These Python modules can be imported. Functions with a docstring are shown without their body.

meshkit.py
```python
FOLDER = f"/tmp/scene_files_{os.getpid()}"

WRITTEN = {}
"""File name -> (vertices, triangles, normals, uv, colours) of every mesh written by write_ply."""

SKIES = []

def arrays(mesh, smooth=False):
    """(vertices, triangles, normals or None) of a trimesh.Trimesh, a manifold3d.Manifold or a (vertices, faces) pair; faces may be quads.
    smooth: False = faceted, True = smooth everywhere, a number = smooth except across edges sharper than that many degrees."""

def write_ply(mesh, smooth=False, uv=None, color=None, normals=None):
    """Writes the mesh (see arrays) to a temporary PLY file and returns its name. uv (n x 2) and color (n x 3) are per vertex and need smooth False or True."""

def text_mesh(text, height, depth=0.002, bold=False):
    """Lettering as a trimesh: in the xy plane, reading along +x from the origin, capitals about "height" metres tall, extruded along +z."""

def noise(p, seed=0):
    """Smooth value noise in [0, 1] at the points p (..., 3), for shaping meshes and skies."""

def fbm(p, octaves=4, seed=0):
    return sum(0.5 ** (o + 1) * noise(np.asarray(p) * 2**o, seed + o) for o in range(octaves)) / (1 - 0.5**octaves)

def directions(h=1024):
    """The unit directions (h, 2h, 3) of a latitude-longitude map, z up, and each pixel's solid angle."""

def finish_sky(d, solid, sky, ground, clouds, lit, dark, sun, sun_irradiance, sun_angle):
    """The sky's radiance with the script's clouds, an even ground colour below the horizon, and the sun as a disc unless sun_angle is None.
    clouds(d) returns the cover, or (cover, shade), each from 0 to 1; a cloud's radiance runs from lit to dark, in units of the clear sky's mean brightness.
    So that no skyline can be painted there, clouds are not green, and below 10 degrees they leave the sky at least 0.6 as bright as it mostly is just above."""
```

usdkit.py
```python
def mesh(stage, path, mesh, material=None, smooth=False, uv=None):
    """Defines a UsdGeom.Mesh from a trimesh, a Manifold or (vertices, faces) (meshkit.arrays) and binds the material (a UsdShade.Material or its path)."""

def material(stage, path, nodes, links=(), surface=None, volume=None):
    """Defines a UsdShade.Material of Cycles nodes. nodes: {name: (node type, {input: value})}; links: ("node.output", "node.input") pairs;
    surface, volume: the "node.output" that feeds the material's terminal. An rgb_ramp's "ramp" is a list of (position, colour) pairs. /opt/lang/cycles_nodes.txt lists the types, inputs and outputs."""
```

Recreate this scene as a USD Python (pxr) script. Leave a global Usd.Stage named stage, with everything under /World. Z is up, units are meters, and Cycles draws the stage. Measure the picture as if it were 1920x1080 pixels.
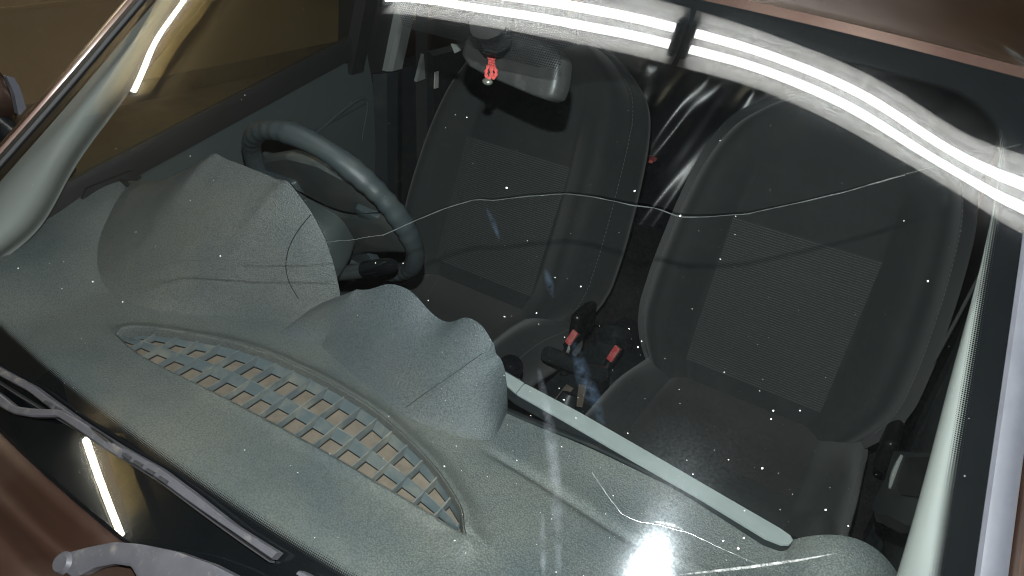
import math, random
import numpy as np, trimesh, usdkit, meshkit
from pxr import Usd, UsdGeom, UsdLux, Gf, Sdf, UsdShade, Vt
from scipy.interpolate import CubicSpline, PchipInterpolator
from scipy.spatial import cKDTree
from shapely.geometry import Polygon, Point
import shapely

stage = Usd.Stage.CreateInMemory()
UsdGeom.SetStageUpAxis(stage, 'Z'); UsdGeom.SetStageMetersPerUnit(stage, 1.0)
UsdGeom.Xform.Define(stage, '/World'); UsdGeom.Scope.Define(stage, '/World/Looks')
rng = np.random.default_rng(7)

# ------------------------------------------------------------------ camera
# x: towards the passenger side, y: rearwards, z: up; the car stands on z = 0
FPX = 1367.3
CAM = np.array([0.52, -0.159, 1.544])
RM = np.array([[0.84105514, 0.53466618, 0.08220901], [0.33619406, -0.39757701, -0.85375996], [-0.42379217, 0.74569739, -0.51413578]])
_u, _s, _v = np.linalg.svd(RM); RM = _u @ _v
cam = UsdGeom.Camera.Define(stage, '/World/camera')
cam.CreateHorizontalApertureAttr(36.0); cam.CreateVerticalApertureAttr(20.25)
cam.CreateFocalLengthAttr(FPX / 1920 * 36.0)
cam.CreateClippingRangeAttr(Gf.Vec2f(0.02, 100))
cam.CreateExposureAttr(0.32)
r_, d_, f_ = RM
cam.AddTransformOp().Set(Gf.Matrix4d(*r_, 0, *(-d_), 0, *(-f_), 0, *CAM, 1))

# ------------------------------------------------------------------ light: a hot-shoe flash just above the lens
FLASH = 31.0
fl = UsdLux.RectLight.Define(stage, '/World/flash')
fl.CreateWidthAttr(0.012); fl.CreateHeightAttr(0.009); fl.CreateIntensityAttr(FLASH * 1444)
fl.CreateColorAttr(Gf.Vec3f(0.95, 1.0, 1.0))
sh = UsdLux.ShapingAPI.Apply(fl.GetPrim()); sh.CreateShapingConeAngleAttr(48.0); sh.CreateShapingConeSoftnessAttr(.75)
fpos = CAM - RM[1] * 0.085
fl.AddTransformOp().Set(Gf.Matrix4d(*r_, 0, *(-d_), 0, *(-f_), 0, *fpos, 1))
TUBE = 19.0     # radiance of the fluorescent tubes


def ray(px, py):
    d = RM.T @ np.array([(px - 960) / FPX, (py - 540) / FPX, 1.]); return d / np.linalg.norm(d)


def at(px, py, X=None, Y=None, Z=None, n=None, p=None):
    d = ray(px, py)
    if X is not None: t = (X - CAM[0]) / d[0]
    elif Y is not None: t = (Y - CAM[1]) / d[1]
    elif Z is not None: t = (Z - CAM[2]) / d[2]
    else: n = np.array(n, float); t = n @ (np.array(p) - CAM) / (n @ d)
    return CAM + t * d


# ------------------------------------------------------------------ scene tree helpers
COUNT = {}
LOOKS = {}


def numbered(parent, name):
    k = COUNT.get((parent, name), 0); COUNT[(parent, name)] = k + 1
    return f'{parent}/{name}' if k == 0 else f'{parent}/{name}_{k:03d}'


def tag(prim, label=None, category=None, group=None, kind=None):
    for k, v in (('label', label), ('category', category), ('group', group), ('kind', kind)):
        if v: prim.SetCustomDataByKey(k, v)


def xf(name, parent='/World', loc=None, **kw):
    x = UsdGeom.Xform.Define(stage, numbered(parent, name))
    if loc is not None: x.AddTranslateOp().Set(Gf.Vec3d(*map(float, loc)))
    tag(x.GetPrim(), **kw)
    return str(x.GetPath())


def part(parent, name, mesh, mat, smooth=35, uv=None, prim=None, **kw):
    """one Mesh prim under parent; returns its path so that sub-parts can follow"""
    path = numbered(parent, name)
    m = usdkit.mesh(stage, path, mesh, LOOKS[mat], smooth=(True if uv is not None else smooth), uv=uv)
    if prim:
        for k, arr in prim.items():
            UsdGeom.PrimvarsAPI(m).CreatePrimvar(k, Sdf.ValueTypeNames.FloatArray, 'vertex').Set(Vt.FloatArray.FromNumpy(np.asarray(arr, np.float32)))
    tag(m.GetPrim(), **kw)
    return path


# ------------------------------------------------------------------ mesh helpers
def gridfaces(nu, nv, wrap_u=False, flip=False):
    f = []
    I = np.arange(nu if wrap_u else nu - 1); J = np.arange(nv - 1)
    I, J = np.meshgrid(I, J, indexing='ij'); I = I.ravel(); J = J.ravel(); I2 = (I + 1) % nu
    q = np.stack([I * nv + J, I2 * nv + J, I2 * nv + J + 1, I * nv + J + 1], 1)
    if flip: q = q[:, ::-1]
    return np.vstack([q[:, [0, 1, 2]], q[:, [0, 2, 3]]])


def grid(P, flip=False):
    nu, nv = P.shape[:2]
    return trimesh.Trimesh(P.reshape(-1, 3), gridfaces(nu, nv, flip=flip), process=False)


def slab(P, thick, flip=False):
    """closed shell: surface P (nu,nv,3) thickened by moving it along -normal"""
    nu, nv = P.shape[:2]
    g = grid(P, flip); n = g.vertex_normals
    top = P.reshape(-1, 3); bot = top - n * thick
    ft = g.faces; fb = ft[:, ::-1] + len(top)
    idx = np.arange(nu * nv).reshape(nu, nv)
    loop = np.concatenate([idx[:-1, 0], idx[-1, :-1], idx[:0:-1, -1], idx[0, :0:-1]])
    nx = np.roll(loop, -1)
    a, b, c, d = loop, nx, nx + len(top), loop + len(top)
    side = np.vstack([np.stack([a, c, b], 1), np.stack([a, d, c], 1)])
    if flip: side = side[:, ::-1]
    m = trimesh.Trimesh(np.vstack([top, bot]), np.vstack([ft, fb, side]), process=False)
    m.fix_normals() if False else None
    return m


def loft(rings, cap=True):
    """rings (n, k, 3) of closed sections"""
    R = np.asarray(rings, float); n, k = R.shape[:2]
    f = gridfaces(n, k); idx = np.arange(n * k).reshape(n, k)
    a, b, c, d = idx[:-1, -1], idx[1:, -1], idx[1:, 0], idx[:-1, 0]
    f = np.vstack([f, np.stack([a, b, c], 1), np.stack([a, c, d], 1)])
    V = R.reshape(-1, 3)
    if cap:
        V = np.vstack([V, R[0].mean(0), R[-1].mean(0)])
        i = idx[0]; f = np.vstack([f, np.stack([np.full(k, n * k), np.roll(i, -1) * 0 + i, np.roll(i, -1)], 1)])
        i = idx[-1]; f = np.vstack([f, np.stack([np.full(k, n * k + 1), np.roll(i, -1), i], 1)])
    m = trimesh.Trimesh(V, f, process=False)
    if m.volume < 0: m.invert()
    return m


def path_frames(p, closed=False):
    p = np.asarray(p, float)
    t = np.gradient(p, axis=0) if not closed else np.roll(p, -1, 0) - np.roll(p, 1, 0)
    t /= np.linalg.norm(t, axis=1, keepdims=True)
    a = np.array([0, 0, 1.]) if abs(t[0][2]) < .9 else np.array([1., 0, 0])
    n = np.zeros_like(p); x = a - t[0] * (a @ t[0]); n[0] = x / np.linalg.norm(x)
    for i in range(1, len(p)):
        x = n[i - 1] - t[i] * (n[i - 1] @ t[i]); n[i] = x / np.linalg.norm(x)
    return t, n, np.cross(t, n)


def tube(p, r, k=10, closed=False, cap=True):
    p = np.asarray(p, float); r = np.broadcast_to(np.asarray(r, float), (len(p),))
    t, n, b = path_frames(p, closed)
    a = np.linspace(0, 2 * np.pi, k, endpoint=False)
    R = p[:, None] + r[:, None, None] * (np.cos(a)[None, :, None] * n[:, None] + np.sin(a)[None, :, None] * b[:, None])
    if closed:
        R = np.concatenate([R, R[:1]]); m = loft(R, cap=False)
    else: m = loft(R, cap)
    if m.volume < 0: m.invert()
    return m


def spl(p, n=40):
    p = np.asarray(p, float)
    s = np.concatenate([[0], np.cumsum(np.linalg.norm(np.diff(p, axis=0), axis=1))]); s /= s[-1]
    return CubicSpline(s, p)(np.linspace(0, 1, n))


def pch(p, n=40):
    p = np.asarray(p, float)
    s = np.concatenate([[0], np.cumsum(np.linalg.norm(np.diff(p, axis=0), axis=1))]); s /= s[-1]
    return PchipInterpolator(s, p)(np.linspace(0, 1, n))


def rbox(size, r=.003, R=None, c=(0, 0, 0), seg=2):
    """box with rounded edges"""
    import manifold3d as mf
    sx, sy, sz = [max(s / 2 - r, 1e-4) for s in size]
    sph = mf.Manifold.sphere(r, 8 * seg)
    m = mf.Manifold.batch_hull([sph.translate((a * sx, b * sy, e * sz)) for a in (-1, 1) for b in (-1, 1) for e in (-1, 1)])
    k = m.to_mesh(); t = trimesh.Trimesh(k.vert_properties[:, :3], k.tri_verts, process=False)
    if R is not None: t.vertices = t.vertices @ np.asarray(R).T
    t.vertices += np.asarray(c); return t


def prism(poly3, depth, r=0):
    """a flat polygon (k,3) extruded by the vector depth"""
    P = np.asarray(poly3, float); d = np.asarray(depth, float)
    o = P.mean(0); n = d / np.linalg.norm(d)
    ex = P[1] - P[0]; ex -= n * (ex @ n); ex /= np.linalg.norm(ex); ey = np.cross(n, ex)
    pg = Polygon(np.stack([(P - o) @ ex, (P - o) @ ey], 1))
    if r: pg = pg.buffer(-r).buffer(r, quad_segs=5)
    m = trimesh.creation.extrude_polygon(pg, np.linalg.norm(d), engine='earcut')
    v = m.vertices; m.vertices = o + v[:, :1] * ex + v[:, 1:2] * ey + v[:, 2:] * n
    if m.volume < 0: m.invert()
    return m


cat = trimesh.util.concatenate
sstep = lambda a, b, x: (lambda t: t * t * (3 - 2 * t))(np.clip((x - a) / (b - a), 0, 1))


# ------------------------------------------------------------------ materials
def mat(name, nodes, links, surface, volume=None):
    LOOKS[name] = usdkit.material(stage, '/World/Looks/' + name, nodes, links, surface=surface, volume=volume)


def plain(name, col, rough=.5, metallic=0., spec=.5, coat=0., bump=None, var=None, dirt=None, sheen=0., extra=None):
    """principled with optional grain bump (scale, strength, distance), tone variation (scale, amount) and a dust film (colour, scale, lo, hi, amount)"""
    N = {'p': ('principled_bsdf', dict(base_color=col, roughness=rough, metallic=metallic, specular_ior_level=spec, coat_weight=coat, sheen_weight=sheen, **(extra or {}))), 'g': ('texture_coordinate', {})}
    L = []; last = None
    if var:
        N['n1'] = ('noise_texture', dict(scale=var[0], detail=4, roughness=.6)); L.append(('g.object', 'n1.vector'))
        lo = tuple(c * (1 - var[1]) for c in col); hi = tuple(min(1, c * (1 + var[1])) for c in col)
        N['r1'] = ('rgb_ramp', dict(ramp=[(.3, lo), (.7, hi)])); L.append(('n1.fac', 'r1.fac')); last = 'r1.color'
    if dirt:
        c, sc, lo, hi, am = dirt
        N['n2'] = ('noise_texture', dict(scale=sc, detail=6, roughness=.65)); L.append(('g.object', 'n2.vector'))
        N['m2'] = ('map_range', dict(from_min=lo, from_max=hi, to_min=0, to_max=am, clamp=True)); L.append(('n2.fac', 'm2.value'))
        N['x2'] = ('mix', dict(color1=col, color2=c)); L.append(('m2.result', 'x2.fac'))
        if last: L.append((last, 'x2.color1'))
        last = 'x2.color'
    if last: L.append((last, 'p.base_color'))
    if bump:
        N['v'] = (bump[3] if len(bump) > 3 else 'noise_texture', dict(scale=bump[0])); L.append(('g.object', 'v.vector'))
        N['b'] = ('bump', dict(strength=bump[1], distance=bump[2])); L.append((('v.distance' if len(bump) > 3 else 'v.fac'), 'b.height')); L.append(('b.normal', 'p.normal'))
    mat(name, N, L, 'p.BSDF')


def dash_material(name, col, dust, amount, grain):
    """moulded grey plastic with a leather grain; dust lies in the hollows of the grain and in broad drifts"""
    N = {'g': ('texture_coordinate', {}), 'p': ('principled_bsdf', dict(roughness=.52, specular_ior_level=.45)),
         'v': ('voronoi_texture', dict(scale=grain, feature='f1', randomness=1.0)),
         'n': ('noise_texture', dict(scale=4.5, detail=6, roughness=.6)), 'n3': ('noise_texture', dict(scale=grain * 1.3, detail=3, roughness=.6)),
         'm': ('map_range', dict(from_min=.40, from_max=.62, to_min=.03, to_max=amount, clamp=True)),
         'mg': ('map_range', dict(from_min=.25, from_max=.75, to_min=.45, to_max=1.25, clamp=True)),
         'k': ('math', dict(math_type='multiply')), 'x': ('mix', dict(color1=col, color2=dust)), 'vr': ('map_range', dict(from_min=.15, from_max=.75, to_min=1.14, to_max=.70, clamp=True)), 'y': ('mix', dict(mix_type='multiply', fac=1.0)),
         'hs': ('math', dict(math_type='add')), 'b': ('bump', dict(strength=.55, distance=.0012))}
    L = [('g.object', 'v.vector'), ('g.object', 'n.vector'), ('g.object', 'n3.vector'), ('n.fac', 'm.value'), ('n3.fac', 'mg.value'), ('m.result', 'k.value1'), ('mg.result', 'k.value2'),
         ('k.value', 'x.fac'), ('v.distance', 'vr.value'), ('x.color', 'y.color1'), ('vr.result', 'y.color2'), ('y.color', 'p.base_color'), ('v.distance', 'hs.value1'), ('n3.fac', 'hs.value2'), ('hs.value', 'b.height'), ('b.normal', 'p.normal')]
    mat(name, N, L, 'p.BSDF')


dash_material('dash_plastic', (.100, .123, .128), (.24, .23, .185), .45, 420)
dash_material('hood_plastic', (.098, .114, .120), (.24, .225, .18), .42, 420)
dash_material('stack_plastic', (.086, .106, .118), (.22, .21, .165), .32, 420)
plain('grille_plastic', (.085, .108, .118), .5, dirt=((.25, .23, .17), 24, .48, .75, .6), bump=(900, .2, .0006))
plain('rib_plastic', (.108, .128, .136), .5, dirt=((.30, .28, .22), 30, .45, .7, .7))
plain('duct_dust', (.175, .143, .11), .9, var=(60, .18), dirt=((.16, .12, .085), 38, .58, .72, .8), bump=(300, .3, .0012))
plain('slot_black', (.008, .009, .010), .7)
plain('strip_silver', (.33, .38, .375), .42, metallic=.15, var=(30, .05), dirt=((.42, .41, .37), 60, .5, .8, .3), bump=(1500, .06, .0003))
plain('dark_plastic', (.022, .027, .029), .42, bump=(700, .18, .0006), dirt=((.09, .085, .07), 40, .52, .8, .5))
plain('black_plastic', (.010, .011, .012), .3, bump=(600, .12, .0005), dirt=((.06, .055, .045), 50, .55, .8, .4))
plain('door_plastic', (.062, .078, .080), .46, bump=(500, .3, .0008), dirt=((.08, .08, .065), 9, .45, .75, .4))
plain('wheel_leather', (.048, .062, .068), .40, bump=(650, .35, .0008, 'voronoi_texture'), dirt=((.10, .10, .085), 26, .45, .8, .4))
plain('hub_grey', (.048, .058, .060), .45, bump=(600, .15, .0005), dirt=((.10, .092, .072), 12, .45, .7, .6))
plain('pillar_trim', (.22, .235, .225), .6, bump=(800, .12, .0004), var=(5, .05))
plain('headliner', (.16, .16, .15), .95)
plain('carpet', (.016, .015, .014), .98, bump=(400, .8, .003), dirt=((.05, .042, .034), 22, .5, .75, .5))
plain('rubber', (.020, .021, .023), .55, bump=(300, .1, .0006))
plain('seal_rubber', (.105, .11, .13), .5, var=(30, .12), bump=(300, .12, .0006))
plain('wiper_grey', (.088, .088, .100), .45, metallic=.2, var=(40, .15), dirt=((.30, .27, .23), 60, .55, .75, .6), bump=(500, .12, .0005))
plain('wiper_rubber', (.03, .03, .032), .6)
plain('chrome', (.8, .8, .8), .08, metallic=1.)
plain('gloss_black', (.008, .009, .011), .06, coat=.6)
plain('mirror_plastic', (.046, .049, .049), .45, bump=(900, .15, .0004), dirt=((.16, .15, .14), 40, .5, .75, .4))
plain('red_plastic', (.66, .09, .09), .4, dirt=((.66, .36, .33), 70, .42, .72, .75))
plain('red_thread', (.72, .09, .08), .8, sheen=.3, bump=(1500, .6, .0006))
plain('bell_metal', (.42, .43, .38), .32, metallic=.7, dirt=((.3, .28, .2), 150, .45, .7, .6))
plain('black_leather', (.010, .011, .014), .27, bump=(260, .22, .001), spec=.6)
plain('fabric', (.029, .034, .034), .78, spec=.28, sheen=.2, bump=(1400, .4, .0007), var=(1100, .45), dirt=((.055, .05, .042), 11, .52, .8, .5))
plain('fabric_side', (.017, .020, .020), .92, sheen=.15, bump=(1400, .4, .0007), var=(1100, .3))
plain('thread', (.16, .17, .165), .8)
plain('tray_white', (.52, .52, .505), .5)
plain('tray_cream', (.80, .66, .38), .5)
plain('tray_ochre', (.78, .60, .25), .6, var=(6, .25))
plain('cap_black', (.015, .015, .015), .5)
plain('dust_white', (.85, .85, .82), .9)
plain('paper_grey', (.45, .45, .43), .8)
plain('sill_paint', (.12, .052, .022), .35, metallic=.4, coat=.5)
plain('screw_dark', (.03, .03, .03), .35)
plain('hook_metal', (.5, .5, .5), .25, metallic=.9)
# brown metallic car paint: flakes, clear coat, fine dust
mat('car_paint', {'g': ('texture_coordinate', {}), 'f': ('noise_texture', dict(scale=2600, detail=1)), 'r': ('rgb_ramp', dict(ramp=[(.3, (.034, .016, .012)), (.62, (.062, .031, .022)), (.75, (.15, .078, .045))])),
                  'n': ('noise_texture', dict(scale=9, detail=5)), 'm': ('map_range', dict(from_min=.4, from_max=.75, to_min=0, to_max=.22, clamp=True)), 'x': ('mix', dict(color2=(.25, .2, .16))),
                  'p': ('principled_bsdf', dict(metallic=.62, roughness=.38, coat_weight=.6, coat_roughness=.13))},
    [('g.object', 'f.vector'), ('f.fac', 'r.fac'), ('g.object', 'n.vector'), ('n.fac', 'm.value'), ('m.result', 'x.fac'), ('r.color', 'x.color1'), ('x.color', 'p.base_color')], 'p.BSDF')
# woven seat insert: rows of short light stitches (uv in metres)
mat('insert_fabric', {'u': ('uvmap', dict(attribute='st')), 's': ('separate_xyz', {}), 'g': ('texture_coordinate', {}),
                      'ty': ('math', dict(math_type='multiply', value2=1 / .0052)), 'fy': ('math', dict(math_type='fraction')),
                      'tx': ('math', dict(math_type='multiply', value2=1 / .0042)), 'fl': ('math', dict(math_type='floor')), 'ho': ('math', dict(math_type='multiply_add', value2=.5)), 'fx': ('math', dict(math_type='fraction')),
                      'ly': ('math', dict(math_type='less_than', value2=.30)), 'lx': ('math', dict(math_type='less_than', value2=.74)), 'an': ('math', dict(math_type='multiply')),
                      'n': ('noise_texture', dict(scale=420, detail=2)), 'mn': ('map_range', dict(from_min=.35, from_max=.65, to_min=.25, to_max=1, clamp=True)), 'k': ('math', dict(math_type='multiply')),
                      'x': ('mix', dict(color1=(.031, .035, .035), color2=(.125, .132, .126))), 'p': ('principled_bsdf', dict(roughness=.85, sheen_weight=.2)), 'b': ('bump', dict(strength=.4, distance=.0006))},
    [('u.UV', 's.vector'), ('s.y', 'ty.value1'), ('ty.value', 'fy.value1'), ('fy.value', 'ly.value1'), ('ty.value', 'fl.value1'), ('fl.value', 'ho.value1'), ('s.x', 'tx.value1'), ('tx.value', 'ho.value3'),
     ('ho.value', 'fx.value1'), ('fx.value', 'lx.value1'), ('ly.value', 'an.value1'), ('lx.value', 'an.value2'), ('g.object', 'n.vector'), ('n.fac', 'mn.value'), ('an.value', 'k.value1'), ('mn.result', 'k.value2'),
     ('k.value', 'x.fac'), ('x.color', 'p.base_color'), ('fy.value', 'b.height'), ('b.normal', 'p.normal')], 'p.BSDF')
mat('cushion_fabric', {'g': ('texture_coordinate', {}), 'n': ('noise_texture', dict(scale=1300, detail=2)), 'r': ('rgb_ramp', dict(ramp=[(.35, (.016, .017, .017)), (.6, (.030, .031, .029)), (.74, (.085, .08, .07))])),
                       'p': ('principled_bsdf', dict(roughness=.9, sheen_weight=.2))}, [('g.object', 'n.vector'), ('n.fac', 'r.fac'), ('r.color', 'p.base_color')], 'p.BSDF')
# glass: clear pane with Schlick reflection plus a thin film of dust that the flash lights up
mat('windscreen_glass', {'lw': ('layer_weight', dict(blend=.5)), 'pw': ('math', dict(math_type='power', value2=5.0)), 'sc': ('math', dict(math_type='multiply_add', value2=.80, value3=.075)),
                         't': ('transparent_bsdf', dict(color=(.90, .925, .915))), 'gl': ('glossy_bsdf', dict(color=(1, 1, 1), roughness=0.0)), 'm': ('mix_closure', {}),
                         'gd': ('glossy_bsdf', dict(color=(.88, .94, 1), roughness=.095)), 'g': ('texture_coordinate', {}), 'n': ('noise_texture', dict(scale=5, detail=6, roughness=.7)), 'n2': ('noise_texture', dict(scale=420, detail=2)),
                         'mr': ('map_range', dict(from_min=.35, from_max=.7, to_min=.006, to_max=.022, clamp=True)), 'mr2': ('map_range', dict(from_min=.3, from_max=.7, to_min=.6, to_max=1.35, clamp=True)), 'k': ('math', dict(math_type='multiply')),
                         'k2': ('math', dict(math_type='multiply', value2=.12)), 'd': ('diffuse_bsdf', dict(color=(.8, .83, .85))), 'm2': ('mix_closure', {}), 'm3': ('mix_closure', {})},
    [('lw.facing', 'pw.value1'), ('pw.value', 'sc.value1'), ('sc.value', 'm.fac'), ('t.BSDF', 'm.closure1'), ('gl.BSDF', 'm.closure2'), ('g.object', 'n.vector'), ('g.object', 'n2.vector'), ('n.fac', 'mr.value'), ('n2.fac', 'mr2.value'),
     ('mr.result', 'k.value1'), ('mr2.result', 'k.value2'), ('k.value', 'm2.fac'), ('m.closure', 'm2.closure1'), ('gd.BSDF', 'm2.closure2'), ('k2.value', 'm3.fac'), ('k.value', 'k2.value1'), ('m2.closure', 'm3.closure1'), ('d.BSDF', 'm3.closure2')], 'm3.closure')


def pane(name, tint, f0=.06):
    mat(name, {'lw': ('layer_weight', dict(blend=.5)), 'pw': ('math', dict(math_type='power', value2=5.0)), 'sc': ('math', dict(math_type='multiply_add', value2=.8, value3=f0)),
               't': ('transparent_bsdf', dict(color=tint)), 'gl': ('glossy_bsdf', dict(color=(1, 1, 1), roughness=0.02)), 'm': ('mix_closure', {})},
        [('lw.facing', 'pw.value1'), ('pw.value', 'sc.value1'), ('sc.value', 'm.fac'), ('t.BSDF', 'm.closure1'), ('gl.BSDF', 'm.closure2')], 'm.closure')


pane('side_glass', (.66, .70, .64), .03)
mat('crack_glass', {'t': ('transparent_bsdf', dict(color=(.5, .52, .52))), 'd': ('diffuse_bsdf', dict(color=(.17, .18, .18))), 'gl': ('glossy_bsdf', dict(color=(1, 1, 1), roughness=.22)), 'm': ('mix_closure', dict(fac=.42)), 'm2': ('mix_closure', dict(fac=.06))},
    [('t.BSDF', 'm.closure1'), ('d.BSDF', 'm.closure2'), ('m.closure', 'm2.closure1'), ('gl.BSDF', 'm2.closure2')], 'm2.closure')


def dots(name, pitch, grow=True, fill=.33):
    """black ceramic print on the glass; towards its edge (primvar edge = metres inside the print) it breaks up into dots"""
    N = {'u': ('uvmap', dict(attribute='st')), 'sc': ('vector_math', dict(math_type='scale', scale=1 / pitch)), 'fr': ('vector_math', dict(math_type='fraction')), 'sb': ('vector_math', dict(math_type='subtract', vector2=(.5, .5, 0))),
         'ln': ('vector_math', dict(math_type='length')), 'lt': ('math', dict(math_type='less_than', value2=fill)),
         't': ('transparent_bsdf', {}), 'p': ('principled_bsdf', dict(base_color=(.002, .003, .004), roughness=.5, specular_ior_level=.15)), 'm': ('mix_closure', {})}
    L = [('u.UV', 'sc.vector1'), ('sc.vector', 'fr.vector1'), ('fr.vector', 'sb.vector1'), ('sb.vector', 'ln.vector1'), ('ln.value', 'lt.value1'), ('lt.value', 'm.fac'), ('t.BSDF', 'm.closure1'), ('p.BSDF', 'm.closure2')]
    if grow:
        N['a'] = ('attribute', dict(attribute='edge')); N['mr'] = ('map_range', dict(from_min=0., from_max=.012, to_min=.12, to_max=.75, clamp=True))
        L += [('a.fac', 'mr.value'), ('mr.result', 'lt.value2')]
    mat(name, N, L, 'm.closure')


dots('frit_print', .0019)
dots('frit_dots', .0030, False, .36)


def film(name, col, scale, lo, hi, top, stretch=(1, 1, 1), gloss=0.):
    """a patchy translucent smear lying on the glass"""
    N = {'g': ('texture_coordinate', {}), 'mp': ('mapping', dict(scale=stretch)), 'n': ('noise_texture', dict(scale=scale, detail=5, roughness=.7)), 'mr': ('map_range', dict(from_min=lo, from_max=hi, to_min=0, to_max=top, clamp=True)),
         'a': ('attribute', dict(attribute='edge')), 'k': ('math', dict(math_type='multiply')), 't': ('transparent_bsdf', {}), 'd': ('diffuse_bsdf', dict(color=col)), 'm': ('mix_closure', {})}
    L = [('g.object', 'mp.vector'), ('mp.vector', 'n.vector'), ('n.fac', 'mr.value'), ('mr.result', 'k.value1'), ('a.fac', 'k.value2'), ('k.value', 'm.fac'), ('t.BSDF', 'm.closure1'), ('d.BSDF', 'm.closure2')]
    mat(name, N, L, 'm.closure')


film('smear_white', (.75, .8, .9), 60, .35, .75, .10)
film('smear_blue', (.35, .55, .85), 120, .35, .75, .05)
film('scratch_white', (.95, .95, .92), 300, .35, .65, .6)
mat('tube_light', {'e': ('emission', dict(color=(1.0, 1.0, .97), strength=TUBE))}, [], 'e.emission')
mat('tube_light_warm', {'e': ('emission', dict(color=(1.0, .93, .74), strength=TUBE * 2.0))}, [], 'e.emission')
# setting
mat('wall_paint', {'g': ('texture_coordinate', {}), 'n': ('noise_texture', dict(scale=1.3, detail=6, roughness=.6)), 'r': ('rgb_ramp', dict(ramp=[(.3, (.46, .35, .21)), (.7, (.60, .46, .29))])), 'n2': ('noise_texture', dict(scale=60, detail=3)), 'b': ('bump', dict(strength=.2, distance=.004)),
                   'p': ('principled_bsdf', dict(roughness=.75))}, [('g.object', 'n.vector'), ('n.fac', 'r.fac'), ('r.color', 'p.base_color'), ('g.object', 'n2.vector'), ('n2.fac', 'b.height'), ('b.normal', 'p.normal')], 'p.BSDF')
plain('concrete', (.34, .27, .19), .7, var=(2.5, .2), bump=(50, .25, .004), dirt=((.12, .09, .07), 4, .5, .75, .6))

# ------------------------------------------------------------------ setting
WALLX = -3.78
g = np.array([[(-9, -20), (-9, 14)], [(12, -20), (12, 14)]], float)
P = np.concatenate([g, np.zeros((2, 2, 1))], -1)
p = part('/World', 'floor', slab(P, .2), 'concrete', smooth=False, kind='structure')
# wall, with skirting and a conduit whose line crosses behind the bonnet side of the pillar
w = part('/World', 'garage_wall', trimesh.creation.box((.2, 30, 8), trimesh.transformations.translation_matrix((WALLX - .1, -9, 4))), 'wall_paint', smooth=False, label='ochre painted garage wall behind the left windscreen pillar', category='wall')
part(w, 'joint_strip', trimesh.creation.box((.012, 30, .018), trimesh.transformations.translation_matrix((WALLX + .0055, -9, .62))), 'wall_paint', smooth=False)
part(w, 'skirting', trimesh.creation.box((.02, 30, .12), trimesh.transformations.translation_matrix((WALLX + .0095, -9, .062))), 'concrete', smooth=False)

part('/World', 'garage_wall', trimesh.creation.box((14, .2, 8), trimesh.transformations.translation_matrix((3, 6.1, 4))), 'wall_paint', smooth=False, label='brown garage wall glimpsed through the rear of the car', category='wall')


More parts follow.
